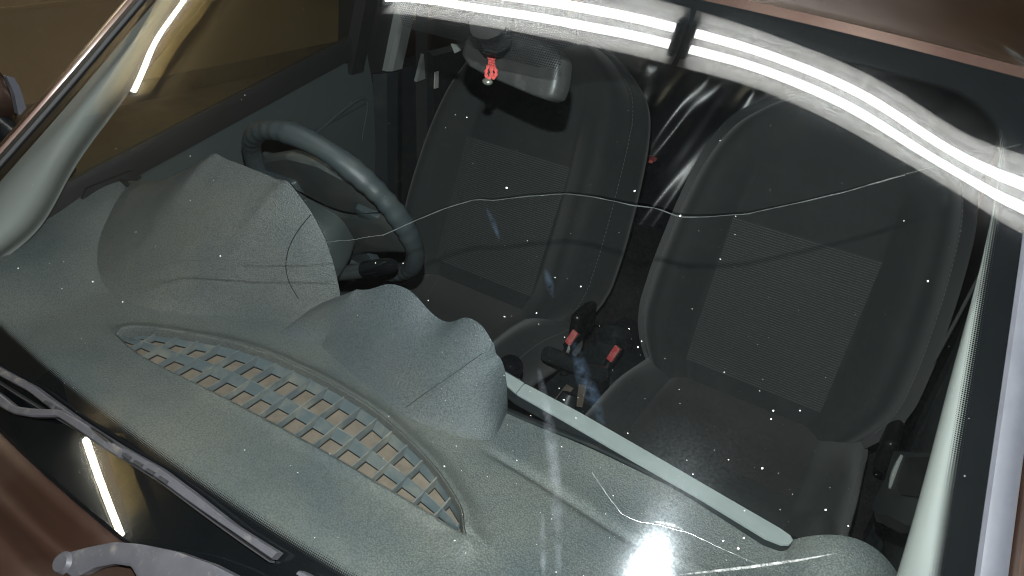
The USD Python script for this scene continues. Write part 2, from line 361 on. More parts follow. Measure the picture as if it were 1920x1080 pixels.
def lamp(a, b, nrm, label, warm=False, width=.125, sep=.036):
    """twin-tube batten: reflector tray behind the tubes (away from nrm), two tubes, black end sockets"""
    a, b, nrm = (np.array(q, float) for q in (a, b, nrm))
    t = xf('ceiling_light', label=label, category='light', group=None)
    L = np.linalg.norm(b - a); e = (b - a) / L; nrm = nrm - e * (nrm @ e); nrm /= np.linalg.norm(nrm); s = np.cross(nrm, e)
    prof = np.array([(-.5, -.004), (-.5, -.012), (-.34, -.034), (.34, -.034), (.5, -.012), (.5, -.004), (.48, -.006), (.33, -.030), (-.33, -.030), (-.48, -.006)]) * np.array([width, 1])
    off = -.004
    rings = [c + s * prof[:, :1] + nrm * (prof[:, 1:] + off) for c in (a, b)]
    part(t, 'tray', loft(rings), 'tray_cream' if warm else 'tray_white', smooth=False)
    for k in ((-1, 1) if not warm else (0,)):
        c0, c1 = a + e * .022 + s * k * sep / 2, b - e * .022 + s * k * sep / 2
        part(t, 'tube', tube([c0, c1], .024 if warm else .0095, 14), 'tube_light_warm' if warm else 'tube_light')
    for c in (a + e * .010, b - e * .010):
        R = np.stack([e, s, nrm], 1)
        part(t, 'socket', rbox((.022, sep + .045, .05), .004, R, c - nrm * .006), 'cap_black')
    return t


lamp((-1.22, .440, 2.5), (.024, .440, 2.5), (0, 0, -1), 'white twin tube ceiling light mirrored above the interior mirror')
lamp((.044, .440, 2.5), (1.29, .440, 2.5), (0, 0, -1), 'white twin tube ceiling light mirrored along the passenger side of the windscreen')

lamp((-1.9, 5.3, 3.3), (-.7, 5.3, 3.3), (0, 0, -1), 'white twin tube ceiling light hanging behind the car')
lamp((-.62, 2.25, 2.5), (.62, 2.25, 2.5), (0, 0, -1), 'white twin tube ceiling light above the roof of the car')
# ------------------------------------------------------------------ the car
car = xf('car', label='brown hatchback seen through its cracked dusty windscreen', category='car')
NZ = np.array([0, -.66, .75])


# slight unevenness of the bent glass near its upper edge
RIPPLE = CubicSpline([-.3, -.18, .02, .139, .25, .355, .464, .549, .642, .732, .819, .885, .938, .984, 1.0], [.0, .0155, -.006, -.011, -.0115, -.006, .001, .0095, .012, .0095, -.003, -.011, -.0036, .010, .012])

SKEW = -.0060


def glass(u, v, off=0.):
    u, v = np.broadcast_arrays(np.asarray(u, float), np.asarray(v, float))

    def base(u, v):
        x = (.702 - .114 * v) * u
        ye = .154 + .529 * v; ze = .922 + .477 * v
        yc = .078 + .562 * v; zc = .93 + .50 * v
        b = -.006 * 4 * v * (1 - v) + RIPPLE(np.clip(u, -.3, 1.)) * .348 * (v - .9) * np.exp(-((v - .885) / .12) ** 2) + SKEW * (u + .8) * np.exp(-((v - .70) / .085) ** 2 - ((u + .8) / .2) ** 2)
        h = -.052 * (v - .22) * np.exp(-((u - .66) / .55) ** 2 - ((v - .22) / .22) ** 2) + b
        return np.stack([x, yc + (ye - yc) * u * u - .66 * h, zc + (ze - zc) * u * u + .75 * h], -1)
    P = base(u, v)
    if np.any(off):
        e = 1e-4; du = base(u + e, v) - base(u - e, v); dv = base(u, v + e) - base(u, v - e)
        n = np.cross(du, dv); n /= np.linalg.norm(n, axis=-1, keepdims=True)
        P = P + n * np.asarray(off)[..., None] if np.ndim(off) else P + n * off
    return P


def gnormal(u, v):
    return (glass(u, v, .01) - glass(u, v)) / .01


def hit(px, off=0.):
    """pixel -> (u, v) on the windscreen"""
    px = np.atleast_2d(np.asarray(px, float)); D = np.array([ray(*q) for q in px]); q = np.tile([.2, .6, .8], (len(px), 1))
    for _ in range(30):
        f = lambda q: glass(q[:, 0], q[:, 1], off) - (CAM + D * q[:, 2:3])
        r = f(q); J = np.zeros((len(px), 3, 3))
        for k in range(3):
            h = q.copy(); h[:, k] += 1e-5; J[:, :, k] = (f(h) - r) / 1e-5
        q = q - np.clip(np.linalg.solve(J, r[..., None])[..., 0], -.3, .3)
    return q[:, :2]


def ong(px, off=0.):
    uv = hit(px, off); return glass(uv[:, 0], uv[:, 1], off)


def resamp(p, n):
    p = np.asarray(p, float); s = np.concatenate([[0], np.cumsum(np.linalg.norm(np.diff(p, axis=0), axis=1))]); t = np.linspace(0, s[-1], n)
    return np.stack([np.interp(t, s, p[:, k]) for k in range(p.shape[1])], 1)


# lamps on the left wall: what the two bent streaks at the left of the glass mirror
def mirrored(px, x):
    uv = hit(px); Pq = glass(uv[:, 0], uv[:, 1]); n = gnormal(uv[:, 0], uv[:, 1]); D = np.array([ray(*q) for q in px])
    R = D - 2 * np.sum(D * n, -1, keepdims=True) * n
    return Pq + R * ((x - Pq[:, :1]) / R[:, :1])


a, b = mirrored([(246, 179), (348, -4)], -3.62)
lc = lamp(a, a + (b - a) / np.linalg.norm(b - a) * 1.25, (1, 0, -.15), 'warm single tube wall light mirrored beside the driver side pillar', True, .030, .05)
bd = np.vstack([mirrored([(302, -12), (248, 82), (203, 147), (158, 218)], -3.745), mirrored([(196, 212), (232, 160), (278, 82), (330, -12)], -3.745)])
part(lc, 'reflector', prism(bd, (.012, 0, 0)), 'tray_cream', smooth=False)
bd = mirrored([(256, 178), (300, 95), (352, 20), (378, -12), (405, -12), (372, 40), (318, 110), (282, 175)], -3.745)
part(lc, 'reflector', prism(bd, (.012, 0, 0)), 'tray_ochre', smooth=False)
a, b = mirrored([(158, 814), (224, 995)], -3.62)
lw = lamp(a, a + (b - a) / np.linalg.norm(b - a) * 1.3, (1, 0, -.15), 'warm single tube wall light mirrored in the black band below the wiper', True, .030, .05)
ed = (b - a) / np.linalg.norm(b - a); dn_ = np.array([0, ed[2], -ed[1]]); dn_ *= -np.sign(dn_[2])
R_ = np.stack([np.array([1., 0, 0]), ed, np.cross([1., 0, 0], ed)], 1)
part(lw, 'trunking', rbox((.16, 2.4, .30), .01, R_, a + ed * .6 + np.array([-.06, 0, -.20])), 'cap_black')

bd = mirrored([(186, 812), (205, 858), (226, 920), (249, 1010), (300, 1010), (262, 915), (243, 860), (232, 812)], -3.745)
part(lw, 'reflector', prism(bd, (.012, 0, 0)), 'tray_ochre', smooth=False)
# windscreen
U, V = np.meshgrid(np.linspace(-1, 1, 121), np.linspace(-.05, 1.0, 81), indexing='ij')
ws = part(car, 'windscreen', grid(glass(U, V)), 'windscreen_glass', smooth=True)
# printed black border: solid at the rim, dots at its inner edge
U, V = np.meshgrid(np.linspace(-1, 1, 361), np.linspace(-.05, 1.0, 281), indexing='ij')
sx, sy = .645, .765
qx = np.abs(U) * sx - (.948 * sx - .06); qy = np.abs(V - .5325) * sy - (.4185 * sy - .06)
dist = np.hypot(np.maximum(qx, 0), np.maximum(qy, 0)) + np.minimum(np.maximum(qx, qy), 0) - .06
F = gridfaces(*U.shape); keep = (dist.ravel()[F] > -.002).all(1)
pts = glass(U, V, -.0012).reshape(-1, 3); used = np.unique(F[keep]); rm = np.full(len(pts), -1); rm[used] = np.arange(len(used))
part(ws, 'black_border', trimesh.Trimesh(pts[used], rm[F[keep]], process=False), 'frit_print', uv=np.stack([U.ravel() * sx, V.ravel() * sy], 1)[used], prim={'edge': dist.ravel()[used]})
# dotted sun-shade print round the mirror foot
poly = hit([(744, -25), (745, 20), (752, 46), (775, 56), (870, 80), (912, 104), (950, 112), (1040, 131), (1054, 118), (1052, 92), (1100, 74), (1170, 70), (1240, 90), (1240, 10)])
pg = Polygon(poly).buffer(-.01).buffer(.01, quad_segs=4)
U, V = np.meshgrid(np.linspace(poly[:, 0].min(), poly[:, 0].max(), 140), np.linspace(poly[:, 1].min(), .952, 110), indexing='ij')
ins = shapely.contains_xy(pg, U.ravel(), V.ravel())
F = gridfaces(*U.shape); keep = ins[F].all(1); pts = glass(U, V, -.0013).reshape(-1, 3); used = np.unique(F[keep]); rm = np.full(len(pts), -1); rm[used] = np.arange(len(used))
part(ws, 'dotted_shade', trimesh.Trimesh(pts[used], rm[F[keep]], process=False), 'frit_dots', uv=np.stack([U.ravel() * sx, V.ravel() * sy], 1)[used])


def crack(px, r, name='crack'):
    uv = hit(px); c = resamp(uv, 70)
    c += np.cumsum(rng.normal(0, .0006, c.shape), 0) * np.array([.3, 1]) * .5
    p = glass(c[:, 0], c[:, 1], -.0008)
    part(ws, name, tube(p, r * (.6 + .8 * rng.random(len(p))), 6), 'crack_glass')


crack([(716, 441), (780, 412), (838, 388), (893, 372), (925, 374), (990, 366), (1060, 361), (1120, 368), (1180, 381), (1230, 387), (1275, 404), (1330, 404), (1400, 399), (1500, 378), (1600, 353), (1700, 325)], .00055)
crack([(1700, 325), (1780, 300), (1915, 268)], .0003)
crack([(297, 498), (345, 486), (420, 485), (520, 482), (618, 476)], .0005)
crack([(455, 464), (560, 459), (640, 452), (716, 441)], .0004)
crack([(1110, 884), (1165, 960), (1200, 978), (1240, 984), (1290, 1000), (1420, 1058), (1475, 1078)], .00028)


def ribbon(px, wpx, mname, name):
    uv = hit(px); c = resamp(uv, 40); t = np.gradient(c, axis=0); nrm = np.stack([-t[:, 1], t[:, 0]], 1); nrm /= np.linalg.norm(nrm, axis=1, keepdims=True)
    k = np.linspace(-1, 1, 7); wv = wpx * .00085 * np.sin(np.linspace(.35, np.pi - .25, 40))
    q = c[:, None] + nrm[:, None] * k[None, :, None] * wv[:, None, None]
    P = glass(q[..., 0], q[..., 1], .0006)
    e = np.outer(np.sin(np.linspace(.0, np.pi, 40)) ** .5, 1 - np.abs(k) ** 1.5)
    m = grid(P); part(ws, name, m, mname, uv=np.zeros((len(m.vertices), 2)), prim={'edge': e.ravel()})


mat('crack_film', {'a': ('attribute', dict(attribute='edge')), 't': ('transparent_bsdf', {}), 't2': ('transparent_bsdf', dict(color=(.45, .46, .46))), 'm': ('mix_closure', {})}, [('a.fac', 'm.fac'), ('t.BSDF', 'm.closure1'), ('t2.BSDF', 'm.closure2')], 'm.closure')
ribbon([(716, 441), (780, 412), (838, 388), (893, 372), (925, 374), (990, 366), (1060, 361), (1120, 368), (1180, 381), (1230, 387), (1275, 404), (1330, 404), (1400, 399), (1500, 378), (1600, 353), (1700, 325)], 3.0, 'crack_film', 'crack_edge')
ribbon([(1010, 690), (1030, 800), (1042, 900), (1047, 1000), (1048, 1095)], 12, 'smear_white', 'smear')
ribbon([(1018, 960), (1019, 1090)], 6, 'smear_white', 'smear')
ribbon([(1075, 640), (1095, 710), (1115, 750), (1132, 800)], 15, 'smear_blue', 'smear')
ribbon([(912, 390), (924, 415), (938, 452)], 6, 'smear_blue', 'smear')
ribbon([(1022, 505), (1030, 530), (1038, 560)], 8, 'smear_blue', 'smear')
ribbon([(1270, 1078), (1400, 1064), (1500, 1050), (1575, 1036)], 2.2, 'scratch_white', 'scratch')
ribbon([(1225, 978), (1245, 981), (1268, 987), (1285, 996)], 2.5, 'scratch_white', 'scratch')

# ---- bodywork
vv = np.linspace(-.12, 1.03, 60)


def edge_sweep(side, prof, v=vv):
    """profile (a outwards along the glass, b along its normal) swept along the glass side edge"""
    e = glass(np.full_like(v, side), v); n = gnormal(np.full_like(v, side), v)
    o = (glass(np.full_like(v, side), v) - glass(np.full_like(v, side * .99), v)); o /= np.linalg.norm(o, axis=1, keepdims=True)
    prof = np.asarray(prof)
    return e[:, None] + o[:, None] * prof[None, :, :1] + n[:, None] * prof[None, :, 1:]


for side in (-1, 1):
    ap = part(car, 'windscreen_pillar', loft(edge_sweep(side, pch([(.0195, -.004), (.0205, .004), (.025, .0085), (.034, .008), (.042, -.001), (.052, -.018), (.060, -.045), (.060, -.085), (.030, -.085), (.016, -.04), (.0195, -.004)], 40)[:-1])), 'car_paint')
    part(ap, 'pillar_seal', loft(edge_sweep(side, [(-.003, .0006), (-.001, .0045), (.006, .0062), (.013, .0055), (.0185, .0025), (.0185, -.012), (-.001, -.012)])), 'seal_rubber' if side > 0 else 'rubber')
    part(ap, 'door_seal', loft(edge_sweep(side, pch([(.061, -.040), (.066, -.036), (.072, -.046), (.072, -.08), (.061, -.08)], 14))), 'rubber')
# roof: rolled front lip, then the panel
lip = np.array([(-.001, -.010), (-.0005, -.001), (.001, .0035), (.005, .0062), (.010, .0062), (.015, .0040), (.020, .0036), (.030, .0052), (.08, .014), (.20, .030), (.45, .052), (.85, .062), (1.3, .045), (1.7, .0)])
uu = np.linspace(-1.09, 1.09, 81); e = glass(uu, np.full_like(uu, 1.003)); lp = pch(lip, 90)
P = np.zeros((len(uu), len(lp), 3))
P[:, :, 0] = e[:, None, 0] * (1 + .03 * sstep(.0, 1.2, lp[None, :, 0])); P[:, :, 1] = e[:, None, 1] + lp[None, :, 0] * (1 - .0)
drop = .05 * np.abs(uu) ** 6
P[:, :, 2] = e[:, None, 2] + lp[None, :, 1] - drop[:, None] * sstep(0, .2, lp[None, :, 0])
rf = part(car, 'roof', slab(P, .012), 'car_paint')
part(rf, 'headlining', grid(np.concatenate([P[:, 20::10] - np.array([0, 0, .035])], 1), flip=True), 'headliner')
# bonnet: rear edge rolls down in front of the glass
bu = np.linspace(-1.05, 1.05, 61); eb = glass(bu, np.full_like(bu, -.002), .003)
bprof = pch([(.004, -.030), (.000, -.006), (-.003, .000), (-.009, .0028), (-.018, .001), (-.030, -.007), (-.042, -.010), (-.055, -.006), (-.070, .0005), (-.12, -.004), (-.30, -.025), (-.7, -.10)], 70)
P = np.zeros((61, 70, 3)); P[:, :, 0] = eb[:, None, 0] * (1 + 0 * bprof[None, :, 0]); P[:, :, 1] = eb[:, None, 1] + bprof[None, :, 0]; P[:, :, 2] = eb[:, None, 2] + bprof[None, :, 1]
bn = part(car, 'bonnet', slab(P, .004, flip=True), 'car_paint')

# interior pillar trims (pale)
for side in (-1, 1):
    inn = spl([(.630, .16, .91), (.626, .235, .955), (.620, .31, .992), (.614, .38, 1.070), (.602, .49, 1.178), (.588, .586, 1.286), (.566, .665, 1.362)], 50); inn[:, 0] *= side
    v = np.linspace(.0, .99, 50)
    out = glass(np.full_like(v, side * .995), v, -.016); mid0 = glass(np.full_like(v, side * .965), v, -.020)
    ring = []
    for i in range(50):
        a0 = inn[i] + np.array([side * .03, .03, -.035]); a1 = inn[i]; a2 = inn[i] * .35 + mid0[i] * .65 + np.array([0, 0, .004])
        ring.append(spl([a0, inn[i] + np.array([side * .008, .012, -.012]), a1, (a1 + a2) / 2 + np.array([0, -.002, .004]), a2, out[i]], 22))
    m = slab(np.array(ring), .003, flip=side < 0)
    part(car, 'pillar_trim', m, 'pillar_trim')

# ---- dashboard
nx, ny = 430, 210
X = np.linspace(-.742, .70, nx); S = np.linspace(0, 1, ny)
XX, SS = np.meshgrid(X, S, indexing='ij')
yfront = .125 + .10 * (np.abs(XX) / .7) ** 2; yrear = .512 + .02 * sstep(.52, .62, XX)
YY = yfront + (yrear - yfront) * SS
zb = .885 + .070 * sstep(-.50, -.74, XX) + .035 * sstep(.36, .50, YY) * sstep(-.54, -.66, XX) + .012 * sstep(.46, .53, YY) * sstep(.14, .3, XX)
zb = zb - .018 * sstep(.24, .15, YY)
gx = lambda t: -.393 + .622 * t                            # air outlet, t along its length
toparc = PchipInterpolator([-.40, -.388, -.36, -.30, -.239, -.16, -.087, 0, .068, .13, .181, .208, .224, .232], [.301, .317, .336, .362, .384, .398, .402, .398, .385, .367, .344, .327, .309, .303])
lowarc = PchipInterpolator([-.40, -.33, -.2, -.086, .05, .16, .232], [.300, .292, .299, .303, .305, .305, .303])
tx = np.linspace(-.398, .231, 140)
gpoly = Polygon(np.vstack([np.stack([tx, toparc(tx)], 1), np.stack([tx, lowarc(tx)], 1)[::-1]])).buffer(.002).buffer(-.002)
gp = np.array(gpoly.exterior.coords)[:-1]
ptsxy = np.stack([XX.ravel(), YY.ravel()], 1)
sd = shapely.distance(shapely.points(ptsxy), gpoly.exterior).reshape(XX.shape)
sd = np.where(shapely.contains_xy(gpoly, XX.ravel(), YY.ravel()).reshape(XX.shape), sd, -sd)
lipamt = .013 * np.exp(-(np.maximum(-sd, 0) / .019) ** 2) * np.maximum(sstep(.294, .316, YY), .7 * sstep(.19, .235, XX)) + .002 * np.exp(-(np.maximum(-sd, 0) / .012) ** 2)
ZZ = zb + lipamt
# shallow valley behind the outlet, crease on the passenger shelf
crease = .437 - .02 * sstep(.18, .42, XX)
ZZ = ZZ + .010 * sstep(.012, -.006, YY - crease) * sstep(.15, .24, XX) * sstep(.0, .06, YY - .33) * 0 - .006 * np.exp(-((YY - crease) / .007) ** 2) * sstep(.15, .20, XX) * sstep(.50, .40, XX)
# raised end by the passenger door
r2 = ((XX - .588) / .060) ** 2 + ((YY - .525) / .075) ** 2
ZZ = ZZ + .034 * np.clip(1 - r2, 0, 1) ** .8
hole = sd > .0005
ZZ = np.where(hole, ZZ - .030, ZZ)
# keep the plastic under the glass
F = gridfaces(nx, ny)
Pd = np.stack([XX, YY, ZZ], -1).reshape(-1, 3)
# trim the grid to the outlet: drop faces inside, snap border vertices to its edge
inside = hole.ravel()
near = (~inside) & (np.abs(sd.ravel()) < .0035)
bl = gpoly.exterior
for i in np.nonzero(near)[0]:
    q = bl.interpolate(bl.project(Point(Pd[i, 0], Pd[i, 1]))); Pd[i, 0], Pd[i, 1] = q.x, q.y
keep = ~inside[F].any(1)
dash_top = trimesh.Trimesh(Pd, F[keep], process=False); dash_top.remove_unreferenced_vertices()
dash = part(car, 'dashboard', dash_top, 'dash_plastic', smooth=60)
# rear edge rolls over and drops to the knees
xr = np.linspace(-.72, .665, 80)
prof = [(0, 0, 0), (0, .008, -.002), (0, .013, -.010), (0, .014, -.03), (0, -.01, -.16), (0, -.06, -.36), (0, -.25, -.36)]
zr = .885 + .070 * sstep(-.50, -.74, xr) + .035 * sstep(-.54, -.66, xr) + .012 * sstep(.14, .3, xr); yr = .512 + .02 * sstep(.52, .62, xr)
P = np.stack([np.stack([xr, yr + q[1], zr + q[2]], 1) for q in prof], 1)
part(dash, 'rear_face', slab(P, .004, flip=True), 'dark_plastic', smooth=40)
# rim round the air outlet: a raised bead, then the wall of the recess
def dz(x, y):
    b = .885 + .070 * sstep(-.50, -.74, x) - .018 * sstep(.24, .15, y)
    return b + .013 * np.maximum(sstep(.294, .316, y), .7 * sstep(.19, .235, x)) + .002
gq = np.array(gpoly.buffer(-.0003).exterior.coords)[:-1]; gq = resamp(np.vstack([gq, gq[:1]]), 321)[:-1]
zt = dz(gq[:, 0], gq[:, 1])
c = gq.mean(0)
gin = np.array(gpoly.buffer(-.003).exterior.coords)[:-1]; kd = cKDTree(gin)
inn = gin[kd.query(gq)[1]]
rings = [np.column_stack([gq, zt - .0015]), np.column_stack([gq * .75 + inn * .25, zt + .0004]), np.column_stack([inn, zt - .0018]), np.column_stack([inn, np.full(len(inn), .876)])]
R = np.stack(rings, 0); R = np.concatenate([R, R[:, :1]], 1)
part(dash, 'outlet_rim', grid(R, flip=True), 'hood_plastic', smooth=50)
part(dash, 'duct_floor', prism(np.column_stack([np.array(gpoly.buffer(.001).simplify(.0008).exterior.coords)[:-1], np.full(len(np.array(gpoly.buffer(.001).simplify(.0008).exterior.coords)) - 1, .872)]), (0, 0, .0050)), 'duct_dust', smooth=False)
# ribs: cross ribs every 24 mm leaning along the slots, one long rib between the two rows of cells
SLANT = .35
midarc = lambda x: lowarc(x) + (toparc(x) - lowarc(x)) * .50
ribx = -.357 + .0316 * np.arange(18)
ztop = lambda x, y: dz(x, y) - .0035 - .004 * sstep(0, .01, toparc(np.clip(x, -.4, .232)) - y) * 0


def wall_strip(c, top, bot, th=.0014):
    """thin upright strip along the curve c (n,2) between heights top and bot"""
    c = np.asarray(c, float); t = np.gradient(c, axis=0); n = np.stack([-t[:, 1], t[:, 0]], 1); n /= np.linalg.norm(n, axis=1, keepdims=True)
    top = np.broadcast_to(top, len(c)); bot = np.broadcast_to(bot, len(c))
    a, b = c + n * th / 2, c - n * th / 2; a2, b2 = c + n * th * .7, c - n * th * .7
    return loft(np.stack([np.column_stack([a, top]), np.column_stack([b, top]), np.column_stack([b2, bot]), np.column_stack([a2, bot])], 1))


def ribline(x0, n=9):
    """a rib crosses the outlet from its rear wall to its front edge"""
    yt = np.linspace(0, 1, n); out = []
    for k in yt:
        y = lowarc(x0) * (1 - k) + toparc(x0) * k
        out.append((x0, y))
    return np.array(out)


for x0 in ribx:
    c = ribline(x0); k = np.linspace(0, 1, len(c))
    part(dash, 'grille_rib', wall_strip(c, .8878 + .0035 * sstep(.298, .36, c[:, 1]) - .0010 * np.sin(np.pi * k), .877, .0021), 'rib_plastic', smooth=False)
xm = np.linspace(-.372, .205, 60)
c = np.column_stack([xm, midarc(xm)])
part(dash, 'long_rib', wall_strip(c, .8872, .877, .0016), 'rib_plastic', smooth=False)
# every cell: a sloping dark ledge with a slot through which the dusty duct shows
xs = np.concatenate([[-.392], ribx, [.212, .226]])
for i in range(len(xs) - 1):
    for row in (0, 1):
        xa, xb = xs[i], xs[i + 1]
        la = (lambda x, k: lowarc(x) * (1 - k) + midarc(x) * k) if row == 0 else (lambda x, k: midarc(x) * (1 - k) + toparc(x) * k)
        def q(s, k, z):
            x = np.clip(xa + (xb - xa) * s, -.395, .228); y = float(la(x, k)); kk = (y - .30) / .1
            return (x, y, z)
        h = float(la((xa + xb) / 2, 1) - la((xa + xb) / 2, 0))
        if h < .009: continue
        ledge = .30 if row else .30
        zr_ = .8905 if row else .8872; o = [q(0, 0, .8793), q(1, 0, .8793), q(1, 1, zr_), q(0, 1, zr_)]
        ii = [q(.05, .03, .8793), q(.80, .03, .8793), q(.80, 1 - ledge, .8796), q(.05, 1 - ledge, .8796)]
        dn = [(a, b, .8770) for a, b, _ in ii]
        Vv = np.array(o + ii + dn); f = []; fw = []
        for k in range(4):
            l = (k + 1) % 4
            f += [(k, l, 4 + l), (k, 4 + l, 4 + k)]; fw += [(k, l, 4 + l), (k, 4 + l, 4 + k)]
        part(dash, 'grille_cell', trimesh.Trimesh(Vv[:8], f, process=False), 'grille_plastic', smooth=False)
        part(dash, 'slot_edge', trimesh.Trimesh(Vv[4:], fw, process=False), 'slot_black', smooth=False)

# instrument hood: creased profile at the rear edge, running down into the dash at the front
yh = .53
right = [(-.282, 1.0905), (-.264, 1.079), (-.234, 1.056), (-.207, 1.022), (-.190, .985), (-.178, .942), (-.170, .885), (-.168, .83)]
left = [(-.745, .965), (-.70, .972), (-.64, .985), (-.58, 1.008), (-.52, 1.043), (-.462, 1.082), (-.444, 1.090)]
rear = np.array(left + [(-.415, 1.0880), (-.36, 1.0870), (-.305, 1.0872)] + right)
na = 170; arc = resamp(np.column_stack([rear[:, 0], rear[:, 1] * 0 + yh, rear[:, 1]]), na); 
for _ in range(5): arc[1:-1] = (arc[:-2] + 2 * arc[1:-1] + arc[2:]) / 4

a01 = np.linspace(0, 1, na)
foot = pch([(-.765, .515, .96), (-.745, .45, .945), (-.675, .388, .905), (-.555, .358, .882), (-.46, .362, .881), (-.39, .388, .881), (-.32, .432, .881), (-.245, .474, .881), (-.185, .505, .878), (-.168, .520, .83)], na)
nb = 50; tb = np.linspace(0, 1, nb)
arc2 = arc.copy(); arc2[:, 1] += .012 * np.sin(a01 * np.pi)
rows = []
for k in tb:
    soft = sstep(.86, .62, a01)
    c1 = arc2 + (foot - arc2) * np.array([.24, .36, .19]); c2 = arc2 + (foot - arc2) * np.column_stack([.66 + 0 * soft, .74 - .04 * soft, .74 + .12 * soft])
    r = (1 - k) ** 3 * arc2 + 3 * k * (1 - k) ** 2 * c1 + 3 * k * k * (1 - k) * c2 + k ** 3 * foot
    fade = (1 - k) ** 1.6
    for xr_ in (-.444, -.282):      # ridges that run forward from the two corners, a shallow groove beside each
        r[:, 2] += fade * (.0015 * np.exp(-((arc2[:, 0] - xr_) / .010) ** 2) - .0012 * np.exp(-((arc2[:, 0] - xr_ + (.026 if xr_ > -.4 else -.026)) / .014) ** 2))
    rows.append(r)
P = np.array(rows)
hood = part(dash, 'instrument_hood', slab(P.transpose(1, 0, 2), .006, flip=grid(P.transpose(1, 0, 2)).vertex_normals[:, 2].mean() < 0), 'hood_plastic', smooth=28)
# dark instrument face behind the hood's rear edge
fc = np.column_stack([arc2[:, 0] * .985 - .36 * .015, arc2[:, 1] + .001, arc2[:, 2] - .008]); ctr = np.array([-.36, yh + .004, .90])
part(dash, 'instrument_face', trimesh.Trimesh(np.vstack([fc, ctr]), [(i, i + 1, na) for i in range(na - 1)], process=False), 'black_plastic')
# panel joint on the hood
def onsurf(P, px):
    """pixels -> points on a surface grid, by casting rays at its triangles"""
    T = P.reshape(-1, 3)[gridfaces(*P.shape[:2])]; out = []
    e1, e2 = T[:, 1] - T[:, 0], T[:, 2] - T[:, 0]; tv = CAM - T[:, 0]; qv = np.cross(tv, e1)
    for q in px:
        d = ray(*q); pv = np.cross(d, e2); det = np.sum(e1 * pv, 1); det = np.where(np.abs(det) < 1e-14, 1e-14, det)
        u = np.sum(tv * pv, 1) / det; v = np.sum(qv * d, 1) / det; t = np.sum(e2 * qv, 1) / det
        ok = (u >= -1e-3) & (v >= -1e-3) & (u + v <= 1.002) & (t > .1)
        if ok.any(): out.append(CAM + d * (t[ok].min() - .0003))
    return np.array(out)
jp = onsurf(P, [(583, 402), (562, 428), (546, 455), (537, 485), (537, 510), (545, 535), (560, 560)])
part(dash, 'panel_joint', tube(spl(jp, 50), .0007, 6), 'black_plastic')

# centre hood over the middle vents: two soft humps at the rear
ys = .515
def seg(p, n): return resamp(np.array(p, float), n)
rL = seg([(-.228, ys, .868), (-.205, ys, .915), (-.125, ys, .973)], 24)
mx = np.linspace(-.125, .118, 64)
hump = .029 * np.exp(-np.abs((mx + .050) / .046) ** 2.6) + .030 * np.exp(-np.abs((mx - .082) / .036) ** 2.6)
rM = np.column_stack([mx, ys + .012 * np.sin(np.linspace(0, np.pi, 64)), .9735 + .002 * np.sin(np.linspace(0, np.pi, 64))])
rR = np.array(pch([(.118, ys, .9735), (.131, ys, .966), (.140, ys, .945), (.147, ys, .90), (.152, ys, .84)], 34))
arc = np.vstack([rL, rM[1:], rR[1:]]); hz = np.zeros(len(arc)); hz[23:23 + 64] = hump
foot = np.vstack([seg([(-.262, .446, .868), (-.232, .441, .8795), (-.158, .4665, .8815)], 24), np.array(pch([(-.158, .4665, .8815), (-.10, .449, .881), (-.05, .436, .8805), (.0, .425, .8805), (.045, .4175, .8805)], 64))[1:], np.array(pch([(.045, .4175, .8805), (.10, .423, .8805), (.14, .430, .880), (.171, .441, .879), (.176, .47, .86), (.178, .49, .82)], 34))[1:]])
na = len(arc); rows = []
for k in np.linspace(0, 1, 60):
    c1 = arc + (foot - arc) * np.array([.26, .40, .14]); c2 = arc + (foot - arc) * np.array([.66, .68, .74])
    r = (1 - k) ** 3 * arc + 3 * k * (1 - k) ** 2 * c1 + 3 * k * k * (1 - k) * c2 + k ** 3 * foot
    r[:, 2] += hz * (1 - k) ** 3.4; rows.append(r)
P2 = np.array(rows); arc = P2[0]
part(dash, 'centre_hood', slab(P2.transpose(1, 0, 2), .006, flip=grid(P2.transpose(1, 0, 2)).vertex_normals[:, 2].mean() < 0), 'stack_plastic', smooth=16)
fc = np.column_stack([arc[:, 0], arc[:, 1] - .012, arc[:, 2] - .010])
part(dash, 'centre_face', prism(np.vstack([fc, [(.13, fc[-1, 1], .60), (-.19, fc[0, 1], .60)]]) * np.array([.97, 0, 1]) + np.array([0, ys + .012, -.012]), (0, -.010, 0)), 'black_plastic')
for px in ([(761, 764), (800, 735), (850, 701), (905, 662)],):
    jp = onsurf(P2, resamp(px, 12))
    part(dash, 'panel_joint', tube(spl(jp, 30), .00045, 6), 'dark_plastic')
# pale trim strip along the passenger edge and its dark shadow gap
def slabpoly(pxs, z0, z1, r=.002):
    q = np.array([at(*p, Z=z1) for p in pxs]); q[:, 2] = z0; return prism(q, (0, 0, z1 - z0), r)
top_ = [(984, 719), (1085, 772), (1238, 860), (1372, 938), (1462, 990), (1482, 1004), (1487, 1013)]
low_ = [(1480, 1021), (1466, 1021), (1435, 1009), (1310, 933), (1185, 862), (1050, 784), (968, 738)]
part(dash, 'trim_strip', slabpoly(top_ + low_, .9035, .906), 'strip_silver', smooth=25)
part(dash, 'trim_strip_end', slabpoly([(942, 694), (983, 718), (967, 737), (944, 717)], .9035, .9058, .001), 'strip_silver', smooth=25)
part(dash, 'strip_base', slabpoly([(940, 690), (984, 717)] + top_[1:] + [(1482, 1022)] + low_[1:-1] + [(968, 739), (942, 718)], .885, .9030), 'dark_plastic', smooth=25)
